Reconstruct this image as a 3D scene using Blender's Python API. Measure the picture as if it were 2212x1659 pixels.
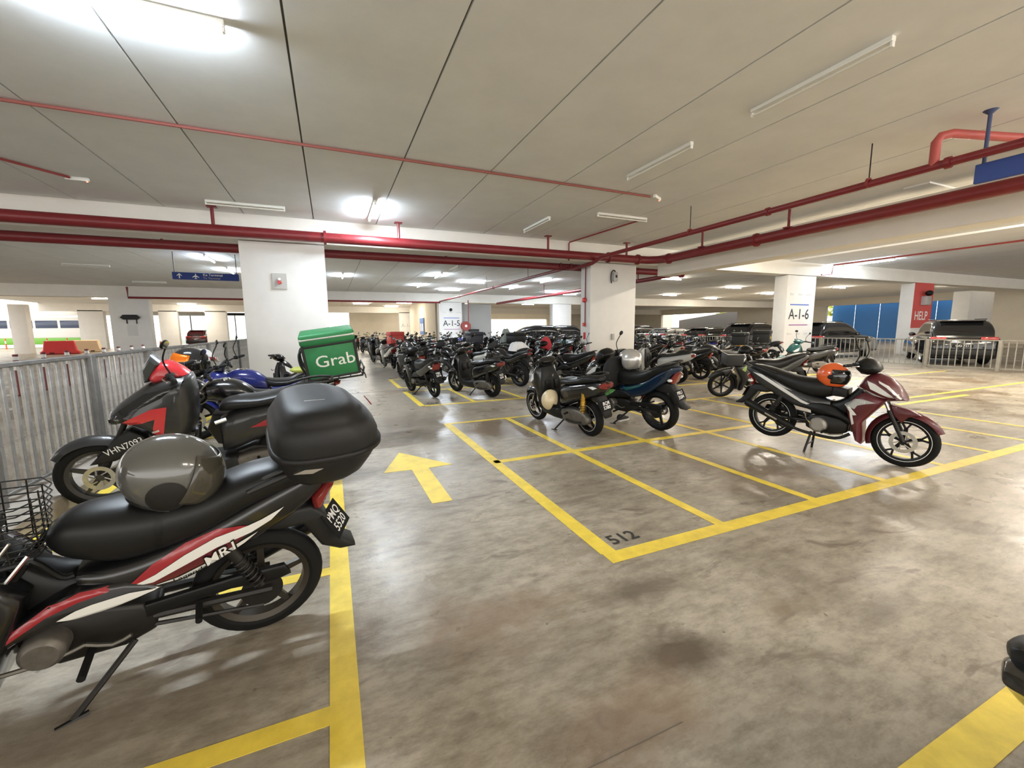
import bpy, bmesh, math, random
from math import sin, cos, pi, radians as R
from mathutils import Vector, Matrix
from mathutils.bvhtree import BVHTree
from mathutils.geometry import tessellate_polygon
random.seed(7)
SC = bpy.context.scene
for o in list(bpy.data.objects): bpy.data.objects.remove(o)
COL = SC.collection
# ---------------------------------------------------------------- camera
cd = bpy.data.cameras.new('camera'); cam = bpy.data.objects.new('camera', cd); COL.objects.link(cam)
cd.sensor_width = 36.0; cd.lens = 905.0 / 2212.0 * 36.0; cd.clip_start = 0.05; cd.clip_end = 400
_Y = Vector((713 - 1106.0, 714 - 829.5, 905.0)).normalized()
_d = Vector((1, -0.0095, 0)).normalized(); _up = _d.cross(_Y).normalized()
if _up.y > 0: _up = -_up
_X = _Y.cross(_up)
rt = Vector((_X.x, _Y.x, _up.x)); upv = -Vector((_X.y, _Y.y, _up.y)); fw = Vector((_X.z, _Y.z, _up.z))
M = Matrix.Identity(4)
for i in range(3): M[i][0] = rt[i]; M[i][1] = upv[i]; M[i][2] = -fw[i]
M.translation = (0, 0, 1.5); cam.matrix_world = M; SC.camera = cam
# ---------------------------------------------------------------- world, exposure
W = bpy.data.worlds.new('world'); SC.world = W; W.use_nodes = True
bg = W.node_tree.nodes['Background']; bg.inputs[0].default_value = (1.0, 0.97, 0.92, 1); bg.inputs[1].default_value = 1.5
vs = SC.view_settings; vs.view_transform = 'Standard'; vs.look = 'None'; vs.gamma = 1.0; vs.exposure = 1.13
TUBE_E = 165.0       # radiance of a lit tube
TUBE_W = 60.0       # power of the lamp of a lit tube
# ---------------------------------------------------------------- materials
MATS = {}
def mat(name, col, rough=0.5, metal=0.0, var=0.0, scale=8.0, bump=0.0, coat=0.0, emit=None, es=1.0, trans=0.0, spec=0.5, alpha=1.0):
    if name in MATS: return MATS[name]
    m = bpy.data.materials.new(name); m.use_nodes = True
    nt = m.node_tree; b = nt.nodes['Principled BSDF']
    c = (col[0], col[1], col[2], 1)
    b.inputs['Base Color'].default_value = c; b.inputs['Roughness'].default_value = rough
    b.inputs['Metallic'].default_value = metal; b.inputs['Coat Weight'].default_value = coat
    b.inputs['Specular IOR Level'].default_value = spec
    b.inputs['Transmission Weight'].default_value = trans; b.inputs['Alpha'].default_value = alpha
    if emit: b.inputs['Emission Color'].default_value = (*emit, 1); b.inputs['Emission Strength'].default_value = es
    if var > 0 or bump > 0:
        tc = nt.nodes.new('ShaderNodeTexCoord'); no = nt.nodes.new('ShaderNodeTexNoise')
        no.inputs['Scale'].default_value = scale; no.inputs['Detail'].default_value = 6; no.inputs['Roughness'].default_value = 0.62
        nt.links.new(tc.outputs['Object'], no.inputs['Vector'])
        if var > 0:
            rp = nt.nodes.new('ShaderNodeValToRGB'); e = rp.color_ramp.elements
            e[0].position = 0.3; e[1].position = 0.72
            e[0].color = tuple(max(0, v * (1 - var)) for v in col) + (1,); e[1].color = tuple(min(1, v * (1 + var * 0.6)) for v in col) + (1,)
            nt.links.new(no.outputs['Fac'], rp.inputs[0]); nt.links.new(rp.outputs[0], b.inputs['Base Color'])
        if bump > 0:
            bp = nt.nodes.new('ShaderNodeBump'); bp.inputs['Strength'].default_value = bump; bp.inputs['Distance'].default_value = 0.01
            nt.links.new(no.outputs['Fac'], bp.inputs['Height']); nt.links.new(bp.outputs[0], b.inputs['Normal'])
    MATS[name] = m
    return m

def floor_mat():
    m = bpy.data.materials.new('stained_concrete_floor'); m.use_nodes = True; nt = m.node_tree; b = nt.nodes['Principled BSDF']; N = nt.nodes.new; L = nt.links.new
    tc = N('ShaderNodeTexCoord')
    def noise(sc, det=6, rg=0.6, stretch=None, dist=0.0):
        n = N('ShaderNodeTexNoise'); n.inputs['Scale'].default_value = sc; n.inputs['Detail'].default_value = det; n.inputs['Roughness'].default_value = rg; n.inputs['Distortion'].default_value = dist
        if stretch:
            mp = N('ShaderNodeMapping'); mp.inputs['Scale'].default_value = stretch; L(tc.outputs['Object'], mp.inputs[0]); L(mp.outputs[0], n.inputs['Vector'])
        else: L(tc.outputs['Object'], n.inputs['Vector'])
        return n.outputs['Fac']
    def ramp(f, stops):
        r = N('ShaderNodeValToRGB'); e = r.color_ramp.elements
        while len(e) < len(stops): e.new(0.5)
        for i, (p, c) in enumerate(stops): e[i].position = p; e[i].color = (*c, 1) if len(c) == 3 else c
        L(f, r.inputs[0]); return r.outputs[0]
    def mix(f, a, c, bt='MIX'):
        x = N('ShaderNodeMixRGB'); x.blend_type = bt
        if isinstance(f, float): x.inputs[0].default_value = f
        else: L(f, x.inputs[0])
        L(a, x.inputs[1])
        if isinstance(c, tuple): x.inputs[2].default_value = (*c, 1)
        else: L(c, x.inputs[2])
        return x.outputs[0]
    base = ramp(noise(1.1, 8, 0.62), [(0.3, (0.27, 0.23, 0.175)), (0.5, (0.41, 0.36, 0.285)), (0.72, (0.56, 0.50, 0.405))])
    fine = ramp(noise(9, 10, 0.78, (0.6, 1.4, 1)), [(0.36, (0.50, 0.48, 0.44)), (0.58, (1.0, 1.0, 1.0))])
    c = mix(0.85, base, fine, 'MULTIPLY')
    st = ramp(noise(0.55, 5, 0.6, None, 0.8), [(0.54, (0, 0, 0)), (0.66, (0.9, 0.9, 0.9))])
    c = mix(st, c, (0.20, 0.145, 0.092))
    st2 = ramp(noise(2.6, 4, 0.55, (0.7, 1.6, 1), 1.2), [(0.60, (0, 0, 0)), (0.68, (0.85, 0.85, 0.85))])
    c = mix(st2, c, (0.185, 0.15, 0.115))
    sp = ramp(noise(22, 2, 0.5), [(0.72, (0, 0, 0)), (0.78, (0.8, 0.8, 0.8))])
    c = mix(sp, c, (0.14, 0.115, 0.09))
    wob = noise(3.5, 6, 0.65)
    for (sx, sy, rx, ry, amt, col) in ((1.43, 1.31, .30, .16, .85, (.085, .06, .04)), (.70, 1.90, .50, .30, .6, (.20, .125, .07)), (1.55, 1.78, .34, .14, .75, (.12, .09, .065)), (3.9, 3.0, 1.0, .85, .5, (.17, .125, .085)), (4.3, 1.6, .9, .28, .45, (.16, .12, .085)), (.95, 6.6, .55, 1.3, .45, (.15, .12, .095)), (-1.2, 2.0, 1.1, .40, .5, (.14, .105, .075)), (1.0, 1.15, .45, .25, .5, (.24, .15, .09)), (-.35, 8.5, .8, 2.2, .35, (.17, .14, .11)), (2.6, 1.1, .35, .10, .5, (.12, .09, .07))):
        mp = N('ShaderNodeMapping'); mp.inputs['Location'].default_value = (-sx / rx, -sy / ry, 0); mp.inputs['Scale'].default_value = (1 / rx, 1 / ry, 0); L(tc.outputs['Object'], mp.inputs[0])
        ln = N('ShaderNodeVectorMath'); ln.operation = 'LENGTH'; L(mp.outputs[0], ln.inputs[0])
        ad = N('ShaderNodeMath'); ad.operation = 'MULTIPLY_ADD'; L(wob, ad.inputs[0]); ad.inputs[1].default_value = 1.9; L(ln.outputs['Value'], ad.inputs[2])
        mr = N('ShaderNodeMapRange'); mr.inputs['From Min'].default_value = 1.25; mr.inputs['From Max'].default_value = 1.95; mr.inputs['To Min'].default_value = amt; mr.inputs['To Max'].default_value = 0.0; L(ad.outputs[0], mr.inputs['Value'])
        c = mix(mr.outputs[0], c, col)
    L(c, b.inputs['Base Color'])
    r = ramp(noise(1.6, 5, 0.6), [(0.3, (0.22, 0.22, 0.22)), (0.7, (0.48, 0.48, 0.48))]); L(r, b.inputs['Roughness'])
    bp = N('ShaderNodeBump'); bp.inputs['Strength'].default_value = 0.12; bp.inputs['Distance'].default_value = 0.01
    L(noise(30, 4, 0.6), bp.inputs['Height']); L(bp.outputs[0], b.inputs['Normal'])
    return m
FLOOR = floor_mat()
CEIL = mat('taupe_ceiling_paint', (0.78, 0.775, 0.755), 0.8, var=0.06, scale=1.3, bump=0.15)
COLW = mat('white_column_paint', (0.735, 0.715, 0.68), 0.65, var=0.05, scale=2.0, bump=0.05)
BEAMW = mat('cream_beam_paint', (0.78, 0.745, 0.68), 0.7, var=0.05, scale=1.5, bump=0.05)
DJOINT = mat('dark_joint', (0.14, 0.13, 0.12), 0.9)
YEL = mat('worn_yellow_paint', (0.92, 0.68, 0.085), 0.45, var=0.2, scale=7.0, bump=0.05)
BLACKPAINT = mat('stencil_black', (0.03, 0.028, 0.025), 0.7)
REDP = mat('red_pipe_paint', (0.19, 0.016, 0.020), 0.38, var=0.12, scale=4)
DRED = mat('dark_red_conduit', (0.25, 0.035, 0.03), 0.4)
LAMPW = mat('white_enamel', (0.78, 0.77, 0.72), 0.4)
TUBEOFF = mat('unlit_tube_glass', (0.72, 0.70, 0.62), 0.25)
TUBEON = mat('lit_tube', (1, 1, 1), 0.3, emit=(0.76, 0.88, 1.0), es=TUBE_E)
TUBEWARM = mat('lit_warm_tube', (1, 1, 1), 0.3, emit=(1.0, 0.92, 0.78), es=TUBE_E)
GALV = mat('galvanised_steel', (0.40, 0.385, 0.36), 0.5, metal=0.55, var=0.25, scale=14)
GALVD = mat('dull_steel_post', (0.20, 0.19, 0.175), 0.55, metal=0.4, var=0.3, scale=9)
KERB = mat('kerb_concrete', (0.34, 0.30, 0.255), 0.8, var=0.25, scale=5, bump=0.1)
SIGNB = mat('sign_blue', (0.018, 0.045, 0.22), 0.7)
WHITE = mat('white_print', (0.85, 0.85, 0.83), 0.5)
BLK = mat('black_plastic', (0.007, 0.007, 0.0068), 0.42, spec=0.28)
BLKM = mat('matt_black_plastic', (0.011, 0.0108, 0.0105), 0.52, spec=0.35, bump=0.04, scale=160)
BLKG = mat('gloss_black_paint', (0.005, 0.005, 0.0055), 0.16, coat=0.5)
RUB = mat('tyre_rubber', (0.008, 0.0077, 0.0072), 0.75, spec=0.2)
VINYL = mat('black_seat_vinyl', (0.009, 0.009, 0.0088), 0.40, spec=0.32, bump=0.05, scale=220)
CHR = mat('chrome', (0.72, 0.71, 0.68), 0.12, metal=1.0)
ALU = mat('cast_aluminium', (0.50, 0.49, 0.46), 0.38, metal=0.85, var=0.15, scale=20)
ALUD = mat('dirty_aluminium', (0.16, 0.145, 0.125), 0.5, metal=0.6, var=0.3, scale=16)
STEELD = mat('dark_steel', (0.028, 0.026, 0.024), 0.45, metal=0.6)
REDLENS = mat('red_lens', (0.20, 0.022, 0.018), 0.15, coat=0.5)
CLEARLENS = mat('clear_lens', (0.72, 0.72, 0.70), 0.08, coat=0.5)
AMBER = mat('amber_lens', (0.85, 0.32, 0.04), 0.15, coat=0.5)
MIRR = mat('mirror_glass', (0.55, 0.56, 0.56), 0.05, metal=1.0)
GLASSD = mat('tinted_glass', (0.018, 0.02, 0.02), 0.06, coat=0.4)
# ---------------------------------------------------------------- mesh helpers: a shape is (verts, faces)
def shift(s, d): return [(v[0] + d[0], v[1] + d[1], v[2] + d[2]) for v in s[0]], s[1]
def xf(s, m): return [tuple(m @ Vector(v)) for v in s[0]], s[1]
def mirror_y(s): return [(v[0], -v[1], v[2]) for v in s[0]], [tuple(reversed(f)) for f in s[1]]
def join(*ss):
    V, F = [], []
    for s in ss:
        n = len(V); V += list(s[0]); F += [tuple(i + n for i in f) for f in s[1]]
    return V, F
def box(x0, x1, y0, y1, z0, z1):
    v = [(x0, y0, z0), (x1, y0, z0), (x1, y1, z0), (x0, y1, z0), (x0, y0, z1), (x1, y0, z1), (x1, y1, z1), (x0, y1, z1)]
    return v, [(0, 3, 2, 1), (4, 5, 6, 7), (0, 1, 5, 4), (1, 2, 6, 5), (2, 3, 7, 6), (3, 0, 4, 7)]
def bevel(s, w, seg=2):
    bm = bmesh.new(); vs_ = [bm.verts.new(v) for v in s[0]]
    for f in s[1]:
        try: bm.faces.new([vs_[i] for i in f])
        except ValueError: pass
    bmesh.ops.bevel(bm, geom=bm.edges[:] + bm.verts[:], offset=w, segments=seg, affect='EDGES', profile=0.5, clamp_overlap=True)
    bm.verts.index_update(); V = [tuple(v.co) for v in bm.verts]; F = [tuple(v.index for v in f.verts) for f in bm.faces]; bm.free()
    return V, F
def bbox(x0, x1, y0, y1, z0, z1, w=0.01, seg=2): return bevel(box(x0, x1, y0, y1, z0, z1), w, seg)
def smooth_path(pts, n=6):
    pts = [Vector(p) for p in pts]; out = []
    for i in range(len(pts) - 1):
        p0 = pts[max(i - 1, 0)]; p1 = pts[i]; p2 = pts[i + 1]; p3 = pts[min(i + 2, len(pts) - 1)]
        for k in range(n):
            t = k / n
            out.append(0.5 * ((2 * p1) + (p2 - p0) * t + (2 * p0 - 5 * p1 + 4 * p2 - p3) * t * t + (3 * p1 - p0 - 3 * p2 + p3) * t ** 3))
    out.append(pts[-1]); return out
def tube(pts, r, n=8, sm=0, closed=False):
    P = smooth_path(pts, sm) if sm else [Vector(p) for p in pts]
    m = len(P); rs = r if isinstance(r, (list, tuple)) else None
    V, F = [], []; prev = None
    for i, p in enumerate(P):
        if closed: t = (P[(i + 1) % m] - P[i - 1])
        else: t = P[min(i + 1, m - 1)] - P[max(i - 1, 0)]
        t = t.normalized() if t.length > 1e-9 else Vector((0, 0, 1))
        if prev is None:
            a = Vector((0, 0, 1)) if abs(t.z) < 0.9 else Vector((1, 0, 0)); u = t.cross(a).normalized()
        else:
            u = prev - t * prev.dot(t); u = u.normalized() if u.length > 1e-6 else t.orthogonal().normalized()
        prev = u; w = t.cross(u)
        if rs: f = i / (m - 1) * (len(rs) - 1); k = min(int(f), len(rs) - 2); rr = rs[k] + (rs[k + 1] - rs[k]) * (f - k)
        else: rr = r
        for j in range(n):
            a = 2 * pi * j / n; q = p + (u * cos(a) + w * sin(a)) * rr; V.append(tuple(q))
    for i in range(m if closed else m - 1):
        for j in range(n):
            a = i * n + j; b2 = i * n + (j + 1) % n; c = ((i + 1) % m) * n + (j + 1) % n; d = ((i + 1) % m) * n + j
            F.append((a, b2, c, d))
    if not closed: F.append(tuple(reversed(range(n)))); F.append(tuple((m - 1) * n + j for j in range(n)))
    return V, F
def lathe(prof, n=24, axis='z', c=(0, 0, 0), a0=0.0, a1=2 * pi, close=False):
    full = abs(a1 - a0 - 2 * pi) < 1e-6; k = n if full else n + 1; V, F = [], []; m = len(prof)
    for i in range(k):
        a = a0 + (a1 - a0) * i / n
        for (r, h) in prof:
            if axis == 'z': v = (r * cos(a), r * sin(a), h)
            elif axis == 'y': v = (r * cos(a), h, r * sin(a))
            else: v = (h, r * cos(a), r * sin(a))
            V.append((v[0] + c[0], v[1] + c[1], v[2] + c[2]))
    mm = m if close else m - 1
    for i in range(n):
        i2 = (i + 1) % k
        for j in range(mm):
            j2 = (j + 1) % m
            F.append((i * m + j, i2 * m + j, i2 * m + j2, i * m + j2))
    return V, F
def cyl(p0, p1, r, n=12): return tube([p0, p1], r, n)
def superell(n, a, b, e):
    out = []
    for i in range(n):
        t = 2 * pi * i / n; c, s = cos(t), sin(t)
        out.append((a * math.copysign(abs(c) ** (2 / e), c), b * math.copysign(abs(s) ** (2 / e), s)))
    return out
def loft(secs, n=20, sub=3, axis='x'):
    """secs: (pos, centre_z, half_w, half_h, exponent[, tilt[, centre_y]]); rings across the axis, smoothed between"""
    S = [tuple(s) + (2.4, 0.0, 0.0)[len(s) - 4:] if len(s) < 7 else tuple(s) for s in secs]
    if sub > 1:
        T = []
        for i in range(len(S) - 1):
            p0 = S[max(i - 1, 0)]; p1 = S[i]; p2 = S[i + 1]; p3 = S[min(i + 2, len(S) - 1)]
            for k in range(sub):
                t = k / sub; q = []
                for j in range(7):
                    m1 = (p2[j] - p0[j]) / 2; m2 = (p3[j] - p1[j]) / 2
                    v = (2 * t ** 3 - 3 * t * t + 1) * p1[j] + (t ** 3 - 2 * t * t + t) * m1 + (-2 * t ** 3 + 3 * t * t) * p2[j] + (t ** 3 - t * t) * m2
                    if j in (2, 3): v = max(v, 0.002)
                    q.append(v)
                T.append(tuple(q))
        T.append(S[-1]); S = T
    V, F = [], []
    for (x, z, w, h, e, tilt, cy) in S:
        for (a, b) in superell(n, w, h, max(e, 1.2)):
            V.append((x - b * sin(tilt), cy + a, z + b * cos(tilt)))
    m = len(S)
    for i in range(m - 1):
        for j in range(n):
            F.append((i * n + j, i * n + (j + 1) % n, (i + 1) * n + (j + 1) % n, (i + 1) * n + j))
    F.append(tuple(reversed(range(n)))); F.append(tuple((m - 1) * n + j for j in range(n)))
    if axis == 'z': V = [(v[2], v[1], v[0]) for v in V]
    return V, F
def area2(p): return sum(p[i][0] * p[(i + 1) % len(p)][1] - p[(i + 1) % len(p)][0] * p[i][1] for i in range(len(p)))
def inset2(p, d):
    n = len(p); o = []; sg = 1 if area2(p) > 0 else -1
    for i in range(n):
        a = Vector(p[i - 1]); b = Vector(p[i]); c = Vector(p[(i + 1) % n])
        e1 = (b - a).normalized(); e2 = (c - b).normalized()
        n1 = Vector((-e1.y, e1.x)) * sg; n2 = Vector((-e2.y, e2.x)) * sg; q = (n1 + n2)
        q = q.normalized() if q.length > 1e-4 else n1
        o.append(tuple(b + q * min(d / max(q.dot(n1), 0.45), d * 2)))
    return o
def catmull2(p, n=3):
    m = len(p); o = []
    for i in range(m):
        p0, p1, p2, p3 = (Vector(p[(i + k - 1) % m]) for k in range(4))
        for k in range(n):
            t = k / n; o.append(tuple(0.5 * ((2 * p1) + (p2 - p0) * t + (2 * p0 - 5 * p1 + 4 * p2 - p3) * t * t + (3 * p1 - p0 - 3 * p2 + p3) * t ** 3)))
    return o
def pillow(poly, w, edge=0.6, ins=0.02, sm=0, y0=None):
    """side outline (x,z) given depth in y: from -w to w, or from y0 to w, edges rounded over"""
    if area2(poly) < 0: poly = list(reversed(poly))
    if sm: poly = catmull2(poly, sm)
    n = len(poly); q = inset2(poly, ins * 0.35); r_ = inset2(poly, ins); V, F = [], []
    lo = -w if y0 is None else y0; mid = (lo + w) / 2; hw = (w - lo) / 2
    rings = [(r_, mid - hw), (q, mid - hw * (0.35 * edge + 0.65)), (poly, mid - hw * edge), (poly, mid + hw * edge), (q, mid + hw * (0.35 * edge + 0.65)), (r_, mid + hw)]
    for (pp, y) in rings: V += [(a, y, b) for a, b in pp]
    for k in range(5):
        for i in range(n): j = (i + 1) % n; F.append((k * n + i, (k + 1) * n + i, (k + 1) * n + j, k * n + j))
    tri = tessellate_polygon([[Vector((a, b, 0)) for a, b in r_]])
    for t in tri: F.append(tuple(t)); F.append(tuple(5 * n + i for i in t))
    s = (V, F)
    bm = bmesh.new(); vv = [bm.verts.new(v) for v in V]
    for f in F:
        try: bm.faces.new([vv[i] for i in f])
        except ValueError: pass
    bmesh.ops.recalc_face_normals(bm, faces=bm.faces[:]); bm.verts.index_update()
    s = ([tuple(v.co) for v in bm.verts], [tuple(v.index for v in f.verts) for f in bm.faces]); bm.free()
    return s
def prism(poly, y0, y1):
    if area2(poly) < 0: poly = list(reversed(poly))
    n = len(poly); V = [(a, y0, b) for a, b in poly] + [(a, y1, b) for a, b in poly]
    F = [tuple(range(n)), tuple(reversed(range(n, 2 * n)))] + [(i, n + i, n + (i + 1) % n, (i + 1) % n) for i in range(n)]
    return V, F
def ball(c, rx, ry, rz, n=14, m=9):
    V, F = [], []
    for i in range(m + 1):
        t = pi * i / m
        for j in range(n):
            a = 2 * pi * j / n; V.append((c[0] + rx * sin(t) * cos(a), c[1] + ry * sin(t) * sin(a), c[2] + rz * cos(t)))
    for i in range(m):
        for j in range(n): F.append((i * n + j, (i + 1) * n + j, (i + 1) * n + (j + 1) % n, i * n + (j + 1) % n))
    return V, F
MESHC = [0]
def mesh(name, s, m, ang=40, weld=False):
    me = bpy.data.meshes.new(name); me.from_pydata([tuple(v) for v in s[0]], [], [f for f in s[1] if len(set(f)) > 2])
    if weld:
        bm = bmesh.new(); bm.from_mesh(me); bmesh.ops.remove_doubles(bm, verts=bm.verts[:], dist=1e-5); bmesh.ops.recalc_face_normals(bm, faces=bm.faces[:]); bm.to_mesh(me); bm.free()
    me.validate(); me.shade_smooth(); me.set_sharp_from_angle(angle=R(ang)); me.materials.append(m)
    return me
def obj(name, s, m, parent=None, ang=40, label=None, weld=False):
    me = s if isinstance(s, bpy.types.Mesh) else mesh(name, s, m, ang, weld)
    o = bpy.data.objects.new(name, me); COL.objects.link(o)
    if parent is not None: o.parent = parent
    if label: o['label'] = label
    return o
def tag(o, label, cat, group=None):
    o['label'] = label; o['category'] = cat
    if group: o['group'] = group
    return o
def empty(name, loc=(0, 0, 0), rz=0.0, label=None, cat=None, group=None):
    o = bpy.data.objects.new(name, None); o.empty_display_size = 0.1; COL.objects.link(o); o.location = loc; o.rotation_euler = (0, 0, rz)
    if label: tag(o, label, cat, group)
    return o
def struct(name, s, m, parent=None, ang=30):
    o = obj(name, s, m, parent, ang)
    if parent is None: o['kind'] = 'structure'
    return o
ORD = ['first', 'second', 'third', 'fourth', 'fifth', 'sixth', 'seventh', 'eighth', 'ninth', 'tenth', 'eleventh', 'twelfth', 'thirteenth', 'fourteenth', 'fifteenth', 'sixteenth', 'seventeenth', 'eighteenth', 'nineteenth', 'twentieth']
TXT = {}
def text(s, size=1.0, bold=0.0, sx=1.0):
    """flat letters in the xy plane, centred on the origin"""
    k = (s, bold)
    if k not in TXT:
        cu = bpy.data.curves.new('t', 'FONT'); cu.body = s; cu.align_x = 'CENTER'; cu.align_y = 'CENTER'; cu.size = 1.0; cu.resolution_u = 3; cu.offset = bold
        o = bpy.data.objects.new('t', cu); COL.objects.link(o)
        me = bpy.data.meshes.new_from_object(o.evaluated_get(bpy.context.evaluated_depsgraph_get()))
        TXT[k] = ([tuple(v.co) for v in me.vertices], [tuple(p.vertices) for p in me.polygons])
        bpy.data.objects.remove(o); bpy.data.curves.remove(cu); bpy.data.meshes.remove(me)
    V, F = TXT[k]
    return [(v[0] * size * sx, v[1] * size, 0) for v in V], F
def place(s, o, ux, uy):
    """map flat xy shape to origin o with axes ux (right) and uy (up)"""
    o = Vector(o); ux = Vector(ux).normalized(); uy = Vector(uy).normalized(); uz = ux.cross(uy)
    return [tuple(o + ux * v[0] + uy * v[1] + uz * v[2]) for v in s[0]], s[1]
def copy_tree(o, parent=None):
    c = o.copy(); COL.objects.link(c)
    if parent is not None: c.parent = parent; c.matrix_parent_inverse = o.matrix_parent_inverse.copy()
    for ch in o.children: copy_tree(ch, c)
    return c
# ================================================================ the setting
CZ = 4.2
floor = struct('floor', ([(-70, -8, 0), (80, -8, 0), (80, 110, 0), (-70, 110, 0)], [(0, 1, 2, 3)]), FLOOR)
def strip(x0, x1, y0, y1, name='bay_line'): return obj(name, box(x0, x1, y0, y1, 0.0008, 0.0025), YEL, floor)
# double row of bays in front
LX = [1.58, 2.66, 3.78, 4.88, 5.98, 7.1, 8.2, 9.3]
strip(1.58, 12.5, 2.06, 2.18); strip(1.62, 12.5, 4.26, 4.36); strip(1.58, 12.5, 6.40, 6.48)
strip(1.57, 1.69, 2.18, 6.40)
for x in LX[1:]: strip(x - 0.045, x + 0.045, 2.18, 4.26); strip(x - 0.045, x + 0.045, 4.36, 6.40)
for (a, b) in ((8.2, 10.32), (11.05, 13.15)):
    strip(1.53, 1.64, a, b); strip(1.64, 14, a - 0.05, a + 0.05); strip(1.64, 14, b - 0.05, b + 0.05)
    for k in range(1, 12): strip(1.58 + 1.1 * k - 0.04, 1.58 + 1.1 * k + 0.04, a + 0.05, b - 0.05)
strip(3.0, 14, 15.6, 15.7); strip(1.6, 14, 17.9, 18.0)
# left row
strip(-0.092, 0.022, -2.0, 30.0)
for k in range(-1, 9): y = 1.63 + 1.085 * k; strip(-2.0, -0.092, y - 0.045, y + 0.045)
strip(-2.11, -2.0, -2.0, 12.2)
# lines further right and the near line beside the camera
strip(1.35, 6.0, 0.50, 0.63)
for y in (6.9, 4.6): strip(10.6, 18.5, y, y + 0.08)
# arrow
ar = [(0.69, 5.15), (1.17, 4.44), (0.90, 4.43), (0.905, 3.465), (0.725, 3.47), (0.72, 4.44), (0.43, 4.46)]
s = prism(ar, 0.0008, 0.0025); obj('painted_arrow', ([(v[0], v[2], v[1]) for v in s[0]], [tuple(reversed(f)) for f in s[1]]), YEL, floor, label='faded yellow direction arrow')
obj('bay_number', place(text('512', 0.165, 0.016), (1.845, 2.305, 0.003), (1, 0.04, 0), (-0.04, 1, 0)), BLACKPAINT, floor, label='stencilled number 512')
obj('bay_number', place(text('508', 0.17, 0.01), (1.84, 8.42, 0.003), (1, 0, 0), (0, 1, 0)), BLACKPAINT, floor)
obj('expansion_joint', box(-2.0, 14, 10.62, 10.66, 0.0005, 0.002), DJOINT, floor)
obj('expansion_joint', box(0.45, 1.15, 1.0525, 1.0555, 0.0005, 0.0015), mat('joint_brown', (.16, .13, .10), .8), floor)
# ceiling: flat panels with open joints between
ceil_ = struct('ceiling', box(-24, 48.4, -14, 62.4, CZ + 0.03, CZ + 0.4), DJOINT)
JX = 1.462
pm = {}
k = -16
while -0.21 + JX * k < 48:
    x0 = -0.21 + JX * k
    for (y0, y1) in ((-14, 11.75), (12.32, 22.4), (22.42, 32.0), (32.6, 62)):
        key = round(y1 - y0, 2)
        if key not in pm: pm[key] = mesh('ceiling_panel', box(0.011, JX - 0.011, 0, y1 - y0, 0, 0.04), CEIL)
        o = obj('ceiling_panel', pm[key], CEIL, ceil_); o.location = (x0, y0, CZ)
    k += 1
# cross rib and the wide band on the column line at right
obj('ceiling_rib', box(10.62, 13.5, 4.55, 4.95, CZ - 0.03, CZ + 0.01), CEIL, ceil_)
obj('ceiling_band', box(17.5, 19.9, -6, 11.75, CZ - 0.06, CZ + 0.01), CEIL, ceil_)
# columns on their grid
def beam(s, label): return tag(obj('ceiling_beam', bevel(s, 0.01, 1), BEAMW), label, 'beam')
def column(x, y, label, w=1.83, d=0.57, z1=3.6):
    c = empty('concrete_column', (x, y, 0), 0, label, 'column')
    obj('shaft', bevel(box(0, w, 0, d, 0, z1), 0.012, 2), COLW, c)
    return c
colL = column(-1.84, 11.75, 'wide white column with a small alarm plate behind the green delivery bag')
colC = column(7.85, 11.75, 'wide white column with a red extinguisher and a cable on its face')
colA6 = column(17.5, 11.75, 'white column lettered A-1-6 between parked motorcycles and cars')
colH = column(27.15, 11.75, 'column with a red painted face reading HELP')
colA5 = column(7.72, 32.0, 'far white column lettered A-1-5')
colB = column(17.6, 32.0, 'far white column without lettering right of the A-1-5 column')
colF = column(-11.6, 31.6, 'pale column beyond the left railing with a dark lamp on it')
column(-1.9, 32.0, 'far column partly behind the wide left column')
column(-21.4, 52.0, 'bright far column at the left edge near the daylight')
column(-11.6, 52.0, 'far cream column left of the dark red car')
column(-15.4, 52.0, 'narrow far white column left of the glass booth', 1.5)
column(-21.3, 42.6, 'slim bright column at the far left edge', .9)
beam(box(-46, -13, 57.5, 58.1, 3.3, 4.6), 'pale lintel beam over the daylight opening at the far left')
colK = column(7.7, 52.0, 'small far column lettered with faint characters beside a hose reel')
column(37.0, 13.2, 'broad cream column at the right beyond the parked cars', 3.2, 0.8)
# beams
beam(box(-24, 48, 11.75, 12.3, 3.62, CZ + 0.02), 'long cream beam across the ceiling above the near columns')
beam(box(-24, 48, 32.0, 32.58, 3.55, CZ + 0.02), 'far cream beam across the ceiling above the A-1-5 column')
beam(box(-24, 48, 52.0, 52.5, 3.5, CZ + 0.02), 'farthest cream beam low near the horizon')
beam(box(10.6, 11.15, -14, 11.75, 3.27, 3.96), 'deep cream beam running beside the red pipe at right')
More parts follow.
